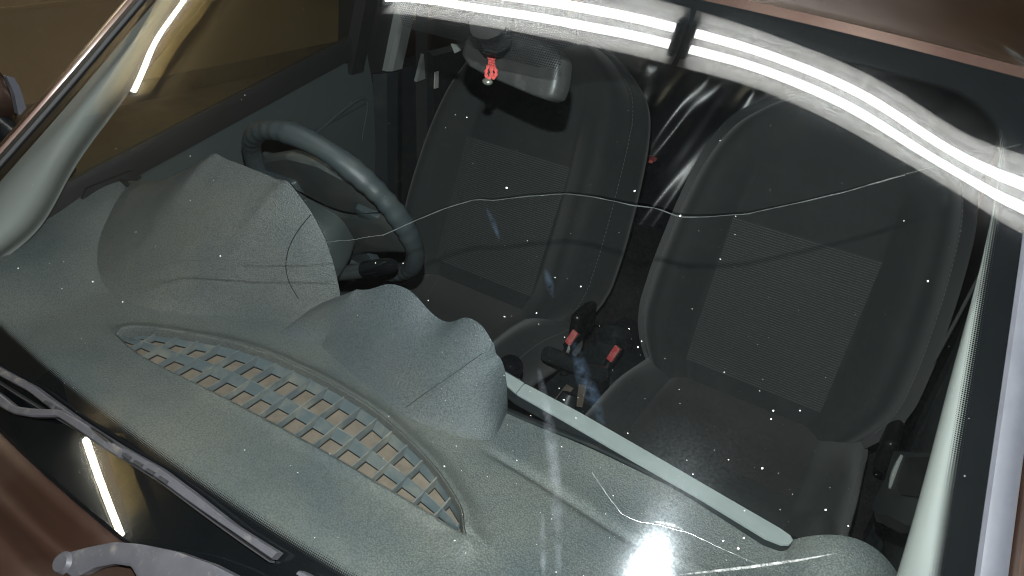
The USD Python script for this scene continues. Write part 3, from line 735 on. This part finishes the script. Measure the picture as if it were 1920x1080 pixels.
# ---- steering wheel
wst = .486; wc = np.array([-.352, .702, .971]); wn = np.array([0, math.cos(wst), math.sin(wst)]); wu = np.array([1., 0, 0]); wv = np.array([0, -math.sin(wst), math.cos(wst)])
wheel = xf('steering_wheel', car)
an = np.linspace(0, 2 * np.pi, 160, endpoint=False)
cl = wc + .176 * (np.cos(an)[:, None] * wu + np.sin(an)[:, None] * wv)
k = 16; ra = []
for i, a in enumerate(an):
    grip = .0172 + .0010 * np.sin(a * 44) * (np.abs(np.sin(a * 2 + .6)) > .55) + .0010 * np.sin(a * 9)
    e1 = np.cos(a) * wu + np.sin(a) * wv
    t = np.linspace(0, 2 * np.pi, k, endpoint=False)
    ra.append(cl[i] + (grip * .92) * np.cos(t)[:, None] * e1 + grip * 1.08 * np.sin(t)[:, None] * wn)
ra = np.array(ra + [ra[0]])
part(wheel, 'rim', loft(ra, cap=False), 'wheel_leather', smooth=True)
def blob(pl, off0, off1, mname, name, r=.008, n=26, dome=.012):
    """padded plate in the wheel's plane: outline pl (k,2), from off0 to off1 along the wheel axis, domed on both faces"""
    o = Polygon(pl).buffer(-r).buffer(r, quad_segs=6).exterior; s = np.array([o.interpolate(x, True).coords[0] for x in np.linspace(0, 1, 72, endpoint=False)]); c = s.mean(0); rings = []
    for q, z in ((.02, off0 - dome), (.45, off0 - dome * .85), (.8, off0 - dome * .45), (.95, off0), (1, off0 + (off1 - off0) * .3), (1, off0 + (off1 - off0) * .7), (.95, off1), (.8, off1 + dome * .4), (.02, off1 + dome)):
        p2 = c + (s - c) * q; rings.append(wc + p2[:, :1] * wu + p2[:, 1:] * wv + z * wn)
    return part(wheel, name, loft(rings), mname, smooth=40)
def wplane(pxs, z):
    q = np.array([at(*p, n=wn, p=wc + wn * z) for p in pxs]) - wc; return np.column_stack([q @ wu, q @ wv])
blob(wplane([(490, 298), (540, 290), (600, 305), (665, 340), (715, 380), (735, 398), (690, 400), (645, 396), (600, 379), (548, 352), (500, 332)], .012), .004, .03, 'hub_grey', 'hub', .006, dome=.004)
blob(wplane([(520, 340), (548, 353), (600, 380), (645, 397), (738, 399), (770, 430), (775, 465), (700, 466), (640, 484), (600, 470), (560, 420)], .004), -.010, .02, 'hub_grey', 'hub_cover', .006, dome=.006)
blob([(-.176, .028), (-.07, .040), (-.07, -.012), (-.172, .004)], -.008, .008, 'wheel_leather', 'spoke', .008, dome=.003)
blob([(.176, .028), (.07, .040), (.07, -.012), (.172, .004)], -.008, .008, 'wheel_leather', 'spoke', .008, dome=.003)
blob([(-.03, -.06), (.03, -.06), (.05, -.172), (-.05, -.172)], -.008, .008, 'wheel_leather', 'spoke', .008, dome=.003)
# steering column shroud between wheel and dash
ring = []
for s_, w_, h_ in ((-.03, .06, .05), (-.06, .070, .058), (-.10, .075, .062), (-.155, .070, .056), (-.19, .05, .04)):
    t = np.linspace(0, 2 * np.pi, 40, endpoint=False); c = wc + wn * s_ - wv * .012
    sq = lambda x: np.sign(x) * np.abs(x) ** .6
    ring.append(c + w_ * sq(np.cos(t))[:, None] * wu + h_ * sq(np.sin(t))[:, None] * wv)
col = part(car, 'steering_column', loft(ring), 'door_plastic', smooth=50)
p = [at(520, 338, n=wn, p=wc - wn * .006), at(548, 352, n=wn, p=wc - wn * .008), at(600, 379, n=wn, p=wc - wn * .010), at(645, 396, n=wn, p=wc - wn * .010), at(690, 400, n=wn, p=wc - wn * .008), at(728, 398, n=wn, p=wc - wn * .002)]
part(col, 'chrome_line', tube(spl(p, 30), .0013, 8), 'chrome')
# stalk with a glossy tip
a, b = at(625, 515, n=wn, p=wc - wn * .075), at(742, 497, n=wn, p=wc - wn * .055)
s1 = a + (b - a) * .55
st_ = part(col, 'stalk', tube([a, a + (b - a) * .3, s1], [.013, .014, .0145], 18), 'door_plastic')
ts = np.linspace(0, 1, 16); part(col, 'stalk_tip', tube([s1 + (b - s1) * q for q in ts], .0155 * np.sqrt(np.clip(1 - (ts * .985) ** 6, 0.01, 1)), 20), 'gloss_black')

# ---- seats
SL = .39
def make_seat(xc, label):
    seat = xf('front_seat', car, label=label)
    up = np.array([0, math.sin(SL), math.cos(SL)]); fr = np.array([0, -math.cos(SL), math.sin(SL)]); ex = np.array([1., 0, 0]); o = np.array([xc, 1.219, .587])
    hw = PchipInterpolator([-.08, -.04, 0, .04, .09, .16, .27, .36, .46, .53, .585, .620, .640, .648], [.20, .235, .262, .278, .287, .288, .283, .275, .259, .232, .178, .12, .06, .012])
    bol = PchipInterpolator([-.08, 0, .05, .15, .30, .42, .50, .58, .65], [.02, .042, .054, .058, .054, .040, .020, .004, 0])
    def face(u, t):
        """height of the upholstery above the seat plane"""
        w = hw(t); a = np.abs(u) / w; b = bol(t)
        h = b * sstep(.49, .80, a) - .005 * np.exp(-((a - .545) / .03) ** 2) * sstep(.5, .4, t)
        return h - .085 * np.clip((a - .80) / .20, 0, 1) ** 2.4 + .008 * np.cos(np.clip(a, 0, 1) * 1.2) * sstep(.0, .1, t) + .012 * sstep(.34, .52, t) * (1 - a) - .05 * sstep(.56, .655, t) ** 2
    ts = np.concatenate([np.linspace(-.08, .56, 60), .56 + .088 * np.sin(np.linspace(0, np.pi / 2, 26)[1:])])
    rings = []
    for t in ts:
        w = float(hw(t)); u = np.concatenate([np.linspace(-1, 1, 61)]) * w; h = face(u, t)
        f = o + u[:, None] * ex + up * t + h[:, None] * fr
        th = .115 * (1 - .75 * sstep(.50, .65, t))
        # side bolster panel turning back
        bw = min(w + .026, .317) * (1 - .0 * t); ub = np.array([bw * .995, bw, bw * .97, bw * .80, 0, -bw * .80, -bw * .97, -bw, -bw * .995]); hb = np.array([-.062, -.09, -.13, -.15, -.15, -.15, -.13, -.09, -.062]) * (1 - .55 * sstep(.5, .65, t)) - .05 * sstep(.56, .655, t) ** 2
        bk = o + ub[:, None] * ex + up * t + hb[:, None] * fr
        rings.append(np.vstack([f, bk]))
    bk = part(seat, 'backrest', loft(rings), 'fabric', smooth=True)
    # woven insert, slightly proud
    U, T = np.meshgrid(np.linspace(-1, 1, 41), np.linspace(.002, .338, 41), indexing='ij'); Uw = U * (.149 + .004 * T / .34)
    P = o + Uw[..., None] * ex + T[..., None] * up + (face(Uw, T) + .0022)[..., None] * fr
    g = grid(P); part(bk, 'insert', g, 'insert_fabric', uv=np.stack([Uw.ravel(), T.ravel()], 1))
    # seams: dashed thread along the edge of the facing
    for s in (-1, 1):
        t = np.linspace(.0, .625, 260); u = s * hw(t) * .985; P = o + u[:, None] * ex + t[:, None] * up + (face(u, t) + .0012)[:, None] * fr
        part(bk, 'seam', cat([tube(P[i:i + 3], .0008, 4) for i in range(0, 257, 4)]), 'thread', smooth=False)
    # cushion
    rings = []; y0, y1 = .86, 1.31
    ys_ = np.concatenate([y0 + .05 * (1 - np.cos(np.linspace(0, np.pi / 2, 14))), np.linspace(.92, y1, 40)])
    zt = lambda y: .572 - .030 * sstep(1.05, 1.30, y) - .055 * np.clip((.925 - y) / .065, 0, 1) ** 2
    def ctop(u, y):
        a = np.abs(u) / .265
        return zt(y) + .030 * sstep(.60, .80, a) * sstep(1.34, 1.0, y) - .06 * np.clip((a - .82) / .18, 0, 1) ** 2.2 - .006 * np.exp(-((a - .62) / .03) ** 2)
    for y in ys_:
        u = np.linspace(-.265, .265, 57); f = np.column_stack([xc + u, np.full_like(u, y), ctop(u, y)])
        d = .17 - .05 * np.clip((.925 - y) / .065, 0, 1)
        b = np.array([(xc + .272, y, ctop(.265, y) - .03), (xc + .262, y, zt(y) - d), (xc, y, zt(y) - d), (xc - .262, y, zt(y) - d), (xc - .272, y, ctop(.265, y) - .03)])
        rings.append(np.vstack([f, b]))
    cu = part(seat, 'cushion', loft(rings), 'fabric', smooth=True)
    U, Y = np.meshgrid(np.linspace(-.162, .162, 31), np.linspace(.952, 1.235, 31), indexing='ij')
    P = np.stack([xc + U, Y, ctop(U, Y) + .002], -1); part(cu, 'cushion_insert', grid(P), 'cushion_fabric', smooth=True)
    for s in (-1, 1):
        y = np.linspace(.88, 1.25, 160); u = np.full_like(y, s * .252); P = np.column_stack([xc + u, y, ctop(u, y) + .0012])
        part(cu, 'seam', cat([tube(P[i:i + 3], .0008, 4) for i in range(0, 157, 4)]), 'thread', smooth=False)
    # plastic recliner cover at the inner hinge
    for s in (1,):
        part(seat, 'hinge_cover', rbox((.030, .10, .085), .014, None, (xc + s * .288, 1.24, .565)), 'black_plastic', smooth=50)
    part(seat, 'seat_base', rbox((.46, .42, .16), .02, None, (xc, 1.09, .34)), 'black_plastic')
    return seat
drv = make_seat(-.355, 'driver seat behind the steering wheel')
pas = make_seat(.355, 'passenger seat behind the pale dash strip')
pt = at(818, 150, Y=1.42); part(drv, 'seat_tag', rbox((.004, .018, .045), .0015, None, pt), 'paper_grey')

# ---- rear bench under creased black leatherette
U, T = np.meshgrid(np.linspace(-.66, .66, 160), np.linspace(0, .72, 80), indexing='ij')
fold = .075 * meshkit.fbm(np.stack([U * 11 - T * 3.5, T * 1.6, 0 * U], -1).reshape(-1, 3), 2, 3).reshape(U.shape)
P = np.stack([U, 2.02 + T * .36 - fold, .50 + T * .90], -1)
rs = xf('rear_seat', car, label='rear bench under creased black leatherette')
part(rs, 'backrest', slab(P, .12, flip=False), 'black_leather', smooth=True)
part(rs, 'cushion', rbox((1.28, .50, .18), .05, None, (0, 1.80, .42)), 'carpet')
part(rs, 'buckle', rbox((.03, .04, .012), .004, None, at(1220, 299, Y=1.95)), 'red_plastic')

# ---- floor, tunnel and console between the seats
part(car, 'floor_carpet', trimesh.creation.box((1.40, 2.3, .03), trimesh.transformations.translation_matrix((0, 1.25, .24))), 'carpet', smooth=False)
part(car, 'bulkhead', trimesh.creation.box((1.40, .03, .60), trimesh.transformations.translation_matrix((0, .12, .55))), 'carpet', smooth=False)
con = xf('centre_console', car)
sec = []
for y, w_, z in ((.50, .13, .60), (.62, .125, .565), (.80, .115, .50), (.95, .105, .455), (1.2, .10, .44), (1.5, .09, .43), (1.62, .085, .40)):
    sec.append([(-w_, y, .26), (-w_ * .92, y, z - .02), (-w_ * .80, y, z), (w_ * .80, y, z), (w_ * .92, y, z - .02), (w_, y, .26)])
part(con, 'tunnel', loft(np.array(sec)), 'dark_plastic', smooth=25)
# cup holder
cc = at(1152, 632, Z=.462); t = np.linspace(0, 2 * np.pi, 40, endpoint=False)
rg = [(.028, -.030), (.043, -.028), (.045, .002), (.050, .004), (.052, -.002), (.052, -.03)]
part(con, 'cup_holder', loft([np.column_stack([cc[0] + r * np.cos(t), cc[1] + r * np.sin(t), np.full(40, cc[2] + z)]) for r, z in rg]), 'dark_plastic', smooth=30)
# lever with a transverse capped grip
pa = at(1030, 665, X=-.045); pb = at(1128, 702, X=.035)
hb = part(con, 'lever_grip', tube([pa, pa + (pb - pa) * .08, pa + (pb - pa) * .5, pb], [.016, .0185, .018, .020], 20), 'dark_plastic')
part(con, 'grip_cap', tube([pa - (pb - pa) * .05, pa + (pb - pa) * .03], [.017, .0185], 20), 'dark_plastic')
dcap = (pa - pb) / np.linalg.norm(pa - pb)
part(con, 'grip_button', tube([pa + dcap * .004, pa + dcap * .011], [.009, .008], 14), 'dark_plastic')
part(con, 'lever_stem', tube(spl([pb, at(1128, 735, X=.035), at(1145, 790, X=.05), at(1150, 830, X=.05)], 12), [.021 - .0004 * i for i in range(12)], 16), 'black_plastic')
part(con, 'lever_boot', tube(spl([at(1068, 738, Z=.50), at(1050, 790, Z=.44)], 6), [.018, .022, .026, .03, .034, .04], 16), 'dark_plastic')
part(con, 'gear_knob', trimesh.creation.icosphere(3, .024).apply_translation(at(957, 688, X=-.012)), 'gloss_black', smooth=True)
part(con, 'gear_stick', tube([at(957, 690, X=-.012) - np.array([0, 0, .02]), at(957, 690, X=-.012) - np.array([0, .03, .24])], .007, 10), 'chrome')
part(con, 'dust_slot', prism([at(1062, 722, Z=.468), at(1020, 775, Z=.468), at(1030, 783, Z=.468), at(1075, 730, Z=.468)], (0, 0, .003)), 'duct_dust', smooth=False)
part(con, 'dust_slot', prism([at(1085, 722, Z=.470), at(1080, 762, Z=.470), at(1092, 764, Z=.470), at(1100, 725, Z=.470)], (0, 0, .003)), 'duct_dust', smooth=False)
def buckle(px0, px1, x, stem):
    a, b = at(*px0, X=x + .006), at(*px1, X=x - .004); z = b[2]; d = (a - b) / np.linalg.norm(a - b); n = np.array([-.2, -.75, .63]); n -= d * (n @ d); n /= np.linalg.norm(n); s = np.cross(d, n); R = np.stack([d, s, n], 1)
    bk = xf('belt_buckle', car); L = np.linalg.norm(a - b)
    part(bk, 'release_button', rbox((L * 1.0, .0175, .010), .003, R, (a + b) / 2), 'red_plastic')
    part(bk, 'body', rbox((L * 1.35, .026, .014), .004, R, (a + b) / 2 - n * .009 - d * .005), 'black_plastic')
    part(bk, 'stalk', tube(spl([b - n * .01, (b + at(*stem, Z=z - .07)) / 2, at(*stem, Z=z - .07)], 10), .011, 10), 'black_plastic')
buckle((1080, 621), (1064, 645), -.062, (1058, 700))
buckle((1159, 650), (1142, 676), .028, (1110, 740))

# ---- doors
def belt(y): return .966 + .155 * (y - .447) / .735
dl = xf('driver_door', car)
yy = np.linspace(.30, 1.185, 40)
zs = [(0, -.000), (-.004, -.03), (.012, -.10), (.018, -.25), (.010, -.42), (.0, -.62)]
P = np.stack([np.stack([np.full_like(yy, -.700 + a), yy, belt(yy) + b], 1) for a, b in zs], 1)
part(dl, 'door_trim', slab(P, .03, flip=True), 'door_plastic', smooth=30)
P = np.stack([np.stack([np.full_like(yy, -.712 + a), yy, belt(yy) + b], 1) for a, b in ((0, -.01), (0, .030), (.012, .032), (.016, .022), (.016, -.012))], 1)
part(dl, 'belt_seal', slab(P, .004), 'rubber', smooth=30)
wy = np.linspace(.33, 1.13, 20)
top = lambda y: np.minimum(belt(y) + .5, .955 + .90 * (y - .335) + .02)
P = np.stack([np.stack([-.712 + (.10) * (belt(wy) + k * (np.minimum(1.42, 1.005 + (wy - .37) * 1.02).clip(belt(wy) + .005) - belt(wy)) - belt(wy)) / .45, wy, belt(wy) + k * (np.minimum(1.42, 1.005 + (wy - .37) * 1.02).clip(belt(wy) + .005) - belt(wy))], 1) for k in np.linspace(0, 1, 10)], 1)
part(dl, 'window_pane', grid(P), 'side_glass', smooth=True)
# window frame upright at the rear of the door and pillar fillet at the front corner
part(dl, 'window_frame', loft([[(-.735, 1.115 + k, z), (-.69 + dx, 1.115 + k, z), (-.69 + dx, 1.155 + k, z), (-.735, 1.155 + k, z)] for z, k, dx in ((1.06, 0, 0), (1.2, .012, .03), (1.42, .03, .08))]), 'rubber', smooth=False)
part(dl, 'jamb_paint', loft([[(-.76, 1.166, z), (-.745 + dx, 1.166, z), (-.745 + dx, 1.19, z), (-.76, 1.19, z)] for z, dx in ((1.05, 0), (1.2, .03), (1.42, .08))]), 'sill_paint', smooth=False)
fil = [at(150, 372, X=-.69), at(160, 352, X=-.69), at(245, 318, X=-.69), at(262, 330, X=-.69), at(205, 372, X=-.69)]
part(dl, 'corner_fillet', prism(fil, (.006, 0, 0)), 'rubber', smooth=False)
# inset pocket panel with a raised frame, lock button
q = [at(563, 258, X=-.683), at(690, 190, X=-.683), at(682, 268, X=-.683), at(640, 305, X=-.683)]
part(dl, 'pocket_panel', prism(q, (.010, 0, 0), .004), 'door_plastic', smooth=25)
part(dl, 'panel_rib', tube(spl([at(563, 256, X=-.675), at(630, 218, X=-.675), at(688, 190, X=-.675), at(684, 228, X=-.675), at(679, 262, X=-.675)], 40), .0035, 8), 'door_plastic')
part(dl, 'armrest', rbox((.06, .42, .05), .018, None, (-.665, .93, .80)), 'door_plastic', smooth=50)
lb = at(648, 118, X=-.70); part(dl, 'lock_button', tube([lb, lb + np.array([0, 0, .018])], [.006, .005], 10), 'black_plastic')
dr = xf('passenger_door', car)
P = np.stack([np.stack([np.full_like(yy, .690 - a), yy, belt(yy) + b], 1) for a, b in zs], 1)
part(dr, 'door_trim', slab(P, .03), 'door_plastic', smooth=30)
P = np.stack([np.stack([.712 - (.10) * (k * (np.minimum(1.42, 1.005 + (wy - .37) * 1.02).clip(belt(wy) + .005) - belt(wy))) / .45, wy, belt(wy) + k * (np.minimum(1.42, 1.005 + (wy - .37) * 1.02).clip(belt(wy) + .005) - belt(wy))], 1) for k in np.linspace(0, 1, 10)], 1)
part(dr, 'window_pane', grid(P, flip=True), 'side_glass', smooth=True)
xd = .655
cupo = [at(a, b, X=xd) for a, b in ((1690, 852), (1675, 905), (1650, 950), (1660, 985), (1700, 1000), (1750, 1000), (1770, 960), (1780, 860))]
part(dr, 'pull_cup', prism(cupo, (-.014, 0, 0), .008), 'door_plastic', smooth=25)
cupi = [at(a, b, X=xd - .0145) for a, b in ((1700, 858), (1682, 908), (1690, 928), (1740, 936), (1790, 936), (1790, 858))]
part(dr, 'pull_recess', prism(cupi, (-.002, 0, 0), .006), 'black_plastic', smooth=25)
part(dr, 'cup_lip', tube(spl([at(1691, 853, X=xd - .016), at(1680, 880, X=xd - .016), at(1668, 915, X=xd - .016)], 14), [.002 + .003 * math.sin(math.pi * i / 13) for i in range(14)], 8), 'pillar_trim')
part(dr, 'pull_slot', prism([at(a, b, X=xd - .0146) for a, b in ((1645, 966), (1665, 966), (1700, 985), (1760, 1000), (1760, 1010), (1690, 1000), (1660, 985))], (-.002, 0, 0)), 'black_plastic', smooth=False)

# outer skins below the windows, front wings and the foot of the door mirror
for side, door in ((-1, dl), (1, dr)):
    for y0, y1, par, nm in ((.31, 1.19, door, 'outer_skin'), (1.20, 2.35, car, 'rear_quarter'), (-.62, .30, car, 'front_wing')):
        ys2 = np.linspace(y0, y1, 20); zt2 = belt(np.clip(ys2, .30, 1.2)) + .012 if nm != 'front_wing' else np.interp(ys2, [-.62, .0, .30], [.855, .925, .955])
        P = np.stack([np.stack([np.full_like(ys2, side * a), ys2, zt2 + b], 1) for a, b in ((.738, -.004), (.752, .0), (.766, -.012), (.785, -.09), (.800, -.25), (.795, -.42), (.77, -.66))], 1)
        part(par, nm, slab(P, .004, flip=side > 0), 'car_paint', smooth=40)

# ---- centre door pillars
for side in (-1, 1):
    b = xf('door_pillar', car)
    sec = []
    for z in np.linspace(.30, 1.045, 12):
        xo = side * .70
        sec.append([(xo + side * .05, 1.195, z), (xo, 1.200, z), (xo - side * .020, 1.228, z), (xo - side * .026, 1.262, z), (xo - side * .022, 1.274, z), (xo - side * .010, 1.300, z), (xo - side * .012, 1.40, z), (xo + side * .02, 1.44, z), (xo + side * .05, 1.44, z)])
    part(b, 'lower_trim', loft(sec), 'dark_plastic', smooth=25)
    sec = []
    for z in np.linspace(1.047, 1.44, 10):
        k = (z - 1.047) / .39; xo = side * (.692 - .085 * k); yo = 1.262 + .03 * k; w_ = .040 - .004 * k
        sec.append([(xo + side * .03, yo - w_ * .7, z), (xo - side * .004, yo - w_ * .62, z), (xo - side * .012, yo - w_ * .3, z), (xo - side * .012, yo + w_ * .6, z), (xo - side * .002, yo + w_ * .95, z), (xo + side * .03, yo + w_, z)])
    part(b, 'upper_trim', loft(sec), 'pillar_trim', smooth=30)
    part(b, 'frame', loft([[(side * (.735 - .08 * k), 1.20 + .03 * k, z), (side * (.712 - .08 * k), 1.198 + .03 * k, z), (side * (.705 - .08 * k), 1.236 + .03 * k, z), (side * (.735 - .08 * k), 1.236 + .03 * k, z)] for z, k in ((1.03, 0), (1.44, 1))]), 'rubber', smooth=False)
    bt = np.array([(side * .672, 1.335, 1.30), (side * .674, 1.34, 1.0), (side * .66, 1.345, .62)]); t2 = spl(bt, 20)
    part(b, 'belt_webbing', loft([[q + np.array([0, -.006, 0]), q + np.array([-side * .0015, -.006, 0]), q + np.array([-side * .0015, .040, 0]), q + np.array([0, .040, 0])] for q in t2]), 'fabric_side', smooth=False)
    # rear door side, dark below the glass
    yy2 = np.linspace(1.44, 2.35, 12)
    P = np.stack([np.stack([np.full_like(yy2, side * (.70 - a)), yy2, 1.06 + b + 0 * yy2], 1) for a, b in ((-.02, .0), (0, -.01), (.01, -.2), (0, -.75))], 1)
    rd = part(car, 'rear_door', slab(P, .03, flip=side < 0), 'dark_plastic', smooth=30)
    P = np.stack([np.stack([np.full_like(yy2, side * (.715 - .10 * k)), yy2, 1.06 + .38 * k + 0 * yy2], 1) for k in (0, .5, 1)], 1)
    part(rd, 'window_pane', grid(P, flip=side > 0), 'side_glass', smooth=True)
pt = np.array([at(a, b, X=-.665) for a, b in ((789, 100), (792, 146), (776, 152))]); part(car, 'rear_pillar_sliver', prism(pt, (.01, 0, 0)), 'pillar_trim', smooth=False)

# ---- interior mirror
mir = xf('rear_view_mirror', car)
out = [(866, 84), (862, 102), (876, 124), (905, 140), (950, 160), (1000, 181), (1022, 188), (1036, 184), (1043, 165), (1048, 138), (1050, 112), (1040, 95), (1012, 78), (975, 64), (935, 54), (895, 56), (874, 66)]
my = .685; mn = np.array([-.20, -.93, .30]); mn /= np.linalg.norm(mn); mo = np.array([0.0, my, 1.304])
pl = np.array([at(a, b, n=mn, p=mo) for a, b in out]); o = mo; ex = np.cross(np.array([0, 0, 1.]), mn); ex /= np.linalg.norm(ex); ex = -ex; ey = np.cross(mn, ex) * -1
if ey[2] < 0: ey = -ey
pg = Polygon(np.stack([(pl - o) @ ex, (pl - o) @ ey], 1)).buffer(-.006).buffer(.006, quad_segs=6)
s = np.array([pg.exterior.interpolate(x, True).coords[0] for x in np.linspace(0, 1, 120, endpoint=False)]); c = s.mean(0)
rings = [o + (c + (s - c) * q)[:, :1] * ex + (c + (s - c) * q)[:, 1:] * ey + mn * z for q, z in ((.01, .0030), (.5, .0029), (.86, .0022), (.95, .0), (.99, -.006), (1.0, -.016), (.99, -.028), (.96, -.03), (.01, -.03))]
part(mir, 'housing', loft(rings), 'mirror_plastic', smooth=40)
f0 = ong([(917, 42)], -.004)[0]
fn = gnormal(*hit([(917, 42)])[0][:, None])[0]
part(mir, 'foot', tube([f0, f0 - fn * .012], [.024, .020], 20), 'black_plastic', smooth=40)
f1 = f0 - fn * .026
sp = spl([f1, at(914, 70, n=mn, p=mo + mn * .018), at(920, 96, n=mn, p=mo + mn * .012)], 10)
part(mir, 'stem', tube(sp, [.020, .019, .017, .016, .016, .017, .018, .018, .017, .013], 18), 'black_plastic', smooth=40)
part(mir, 'pale_tab', prism([at(a, b, Y=.70) for a, b in ((845, 82), (852, 83), (862, 95), (852, 100))], (0, .004, 0)), 'pillar_trim', smooth=False)

# ---- door mirror on the driver side, outside
dm = xf('door_mirror', car)
mc = at(-8, 178, X=-.86)
shell = []
for k in np.linspace(0, 1, 14):
    r = math.sqrt(max(0., 1 - (k * .98) ** 2.5)); t = np.linspace(0, 2 * np.pi, 28, endpoint=False)
    shell.append(np.column_stack([mc[0] - .07 * r * np.cos(t) - .05, np.full(28, mc[1] - .09 * k + .02), mc[2] + .055 * r * np.sin(t) - .01]))
part(dm, 'shell', loft(shell), 'car_paint', smooth=True)
part(dm, 'mirror_foot', tube([mc + np.array([.0, -.01, -.05]), np.array([-.765, mc[1] + .03, belt(.45) + .01])], [.022, .028], 14), 'black_plastic')
band = [at(a, b, X=-.84) for a, b in ((4, 140), (18, 142), (30, 160), (42, 200), (28, 215), (20, 175), (12, 155))]
part(dm, 'edge_band', prism(band, (.012, 0, 0), .002), 'seal_rubber', smooth=25)

# ---- wipers
def bar(px_top, px_bot, off, th, mname, parent, name, n=40, **kw):
    """a flat bar lying off the glass between two pixel edges"""
    a, b = resamp(hit(px_top, off), n), resamp(hit(px_bot, off), n)
    A, B = glass(a[:, 0], a[:, 1], off), glass(b[:, 0], b[:, 1], off)
    A2, B2 = glass(a[:, 0], a[:, 1], off - th), glass(b[:, 0], b[:, 1], off - th)
    M1, M2 = A * .82 + B * .18, A * .18 + B * .82; nn = gnormal(a[:, 0], a[:, 1])
    return part(parent, name, loft(np.stack([A, M1 + nn * th * .22, M2 + nn * th * .22, B, B2, A2], 1)), mname, smooth=25)
wp = xf('windscreen_wiper', car)
bar([(-40, 666), (60, 721), (150, 787), (222, 833), (300, 877), (368, 928), (440, 985), (522, 1036)], [(-40, 682), (55, 735), (138, 800), (210, 848), (290, 894), (358, 944), (436, 997), (510, 1049)], .014, .009, 'wiper_grey', wp, 'blade_spine')
bar([(-40, 690), (150, 806), (300, 899), (436, 1001), (508, 1051)], [(-40, 694), (149, 811), (298, 904), (434, 1005), (506, 1055)], .008, .007, 'wiper_rubber', wp, 'blade_rubber')
bar([(-40, 712), (0, 738), (30, 762), (62, 766), (112, 768), (150, 788), (205, 824)], [(-40, 735), (-4, 760), (25, 776), (60, 782), (108, 781), (140, 802), (196, 842)], .019, .006, 'wiper_grey', wp, 'arm')
for a, b in (((83, 753), (95, 760)), ((103, 764), (112, 769)), ((229, 851), (243, 860)), ((251, 865), (265, 874)), ((274, 880), (287, 888)), ((297, 895), (312, 905))):
    bar([(a[0] + 2, a[1] - 3), (b[0] + 2, b[1] - 3)], [(a[0] - 2, a[1] + 3), (b[0] - 2, b[1] + 3)], .0180, .0035, 'wiper_rubber', wp, 'spine_slot', n=3)
bar([(170, 801), (205, 824), (212, 830)], [(172, 806), (203, 832), (208, 837)], .0215, .004, 'black_plastic', wp, 'clip', n=6)
bar([(205, 826), (230, 842), (222, 850)][:2], [(196, 842), (221, 858)], .0215, .006, 'wiper_grey', wp, 'clip', n=6)
w2 = xf('windscreen_wiper', car)
bar([(104, 1046), (128, 1036), (165, 1026), (215, 1016), (262, 1020), (330, 1034), (398, 1058), (470, 1095)], [(136, 1082), (152, 1078), (178, 1064), (215, 1057), (246, 1062), (262, 1090), (320, 1115), (400, 1140)], .032, .010, 'wiper_grey', w2, 'arm')
kn = ong([(118, 1056)], .034)[0]
part(w2, 'arm_knuckle', tube([kn, kn + gnormal(np.array([0.]), np.array([0.]))[0] * .004], [.011, .008], 20), 'wiper_grey', smooth=40)
bar([(562, 1070), (572, 1074), (600, 1090)], [(556, 1078), (566, 1084), (590, 1100)], .016, .008, 'wiper_grey', w2, 'blade_spine', n=8)

# ------------------------------------------------------------------ loose things
ch = xf('red_charm', label='red thread charm with a small metal bell hanging from the interior mirror', category='charm')
cn = lambda a, b, d=.016: at(a, b, n=mn, p=mo + mn * d)
def strand(px, r, d=.020):
    p = spl([cn(a, b, d) for a, b in px], 60); t = np.linspace(0, 1, 60)
    return tube(p, r * (1 + .22 * np.sin(t * 60)), 8)
part(ch, 'loop', strand([(938, 84), (934, 92), (928, 100), (921, 106)], .0020), 'red_thread')
part(ch, 'loop', strand([(935, 80), (928, 94), (914, 104)], .0016, .022), 'red_thread')
part(ch, 'knot', trimesh.creation.icosphere(2, 1.0).apply_scale((.0072, .004, .0036)).apply_translation(cn(922, 107, .021)), 'red_thread', smooth=True)
part(ch, 'tassel', strand([(917, 107), (918, 118), (913, 130), (912, 142), (917, 147), (921, 140), (920, 126), (919, 112)], .0022), 'red_thread')
part(ch, 'tassel', strand([(926, 107), (925, 118), (928, 128), (930, 138), (926, 146), (922, 140), (923, 126), (923, 112)], .0022), 'red_thread')
bell = trimesh.creation.icosphere(3, 1.0); bell.vertices *= np.array([.0074, .006, .0048]); bell.vertices += .0006 * (meshkit.fbm(bell.vertices * 400, 3, 5) - .5)[:, None] * bell.vertices / np.linalg.norm(bell.vertices, axis=1, keepdims=True)
part(ch, 'bell', bell.apply_translation(cn(914, 153, .02)), 'bell_metal', smooth=True)

# dust and grit on the glass
fl_ = []
for i in range(460):
    if i < 170: u, v = rng.uniform(-.98, .98), rng.uniform(.0, .97)
    else:
        u, v = rng.normal(.55, .24), rng.normal(.36, .20)
        if not (-.98 < u < .98 and 0 < v < .97): continue
    r = .00018 + .00055 * rng.random() ** 4 * (1.4 if i % 9 == 0 else 1)
    m = trimesh.creation.icosahedron(); m.vertices *= r * rng.uniform(.5, 1.3, (12, 1)) * np.array([rng.uniform(.7, 1.6), 1, .6]); m.apply_translation(glass(u, v, r * .5)); fl_.append(m)
big = [(1190, 358), (1276, 404), (704, 493), (1356, 1014), (1395, 1009), (1358, 698), (1446, 786), (1450, 770), (1500, 770), (1740, 527), (1384, 1028), (1429, 878), (1548, 956), (1366, 862), (950, 352), (1275, 405), (1089, 537), (1006, 587), (1203, 640), (1196, 651), (34, 503), (116, 541), (174, 528), (230, 566), (255, 435), (413, 480)]
for q in big:
    c = ong([q], .0005)[0]; m = trimesh.creation.icosphere(1, 1.0); m.vertices *= rng.uniform(.0005, .0010) * rng.uniform(.6, 1.3, (len(m.vertices), 1)); fl_.append(m.apply_translation(c))
part('/World', 'dust_specks', cat(fl_), 'dust_white', smooth=False, label='white specks of dust scattered over the windscreen', category='dust', kind='stuff')
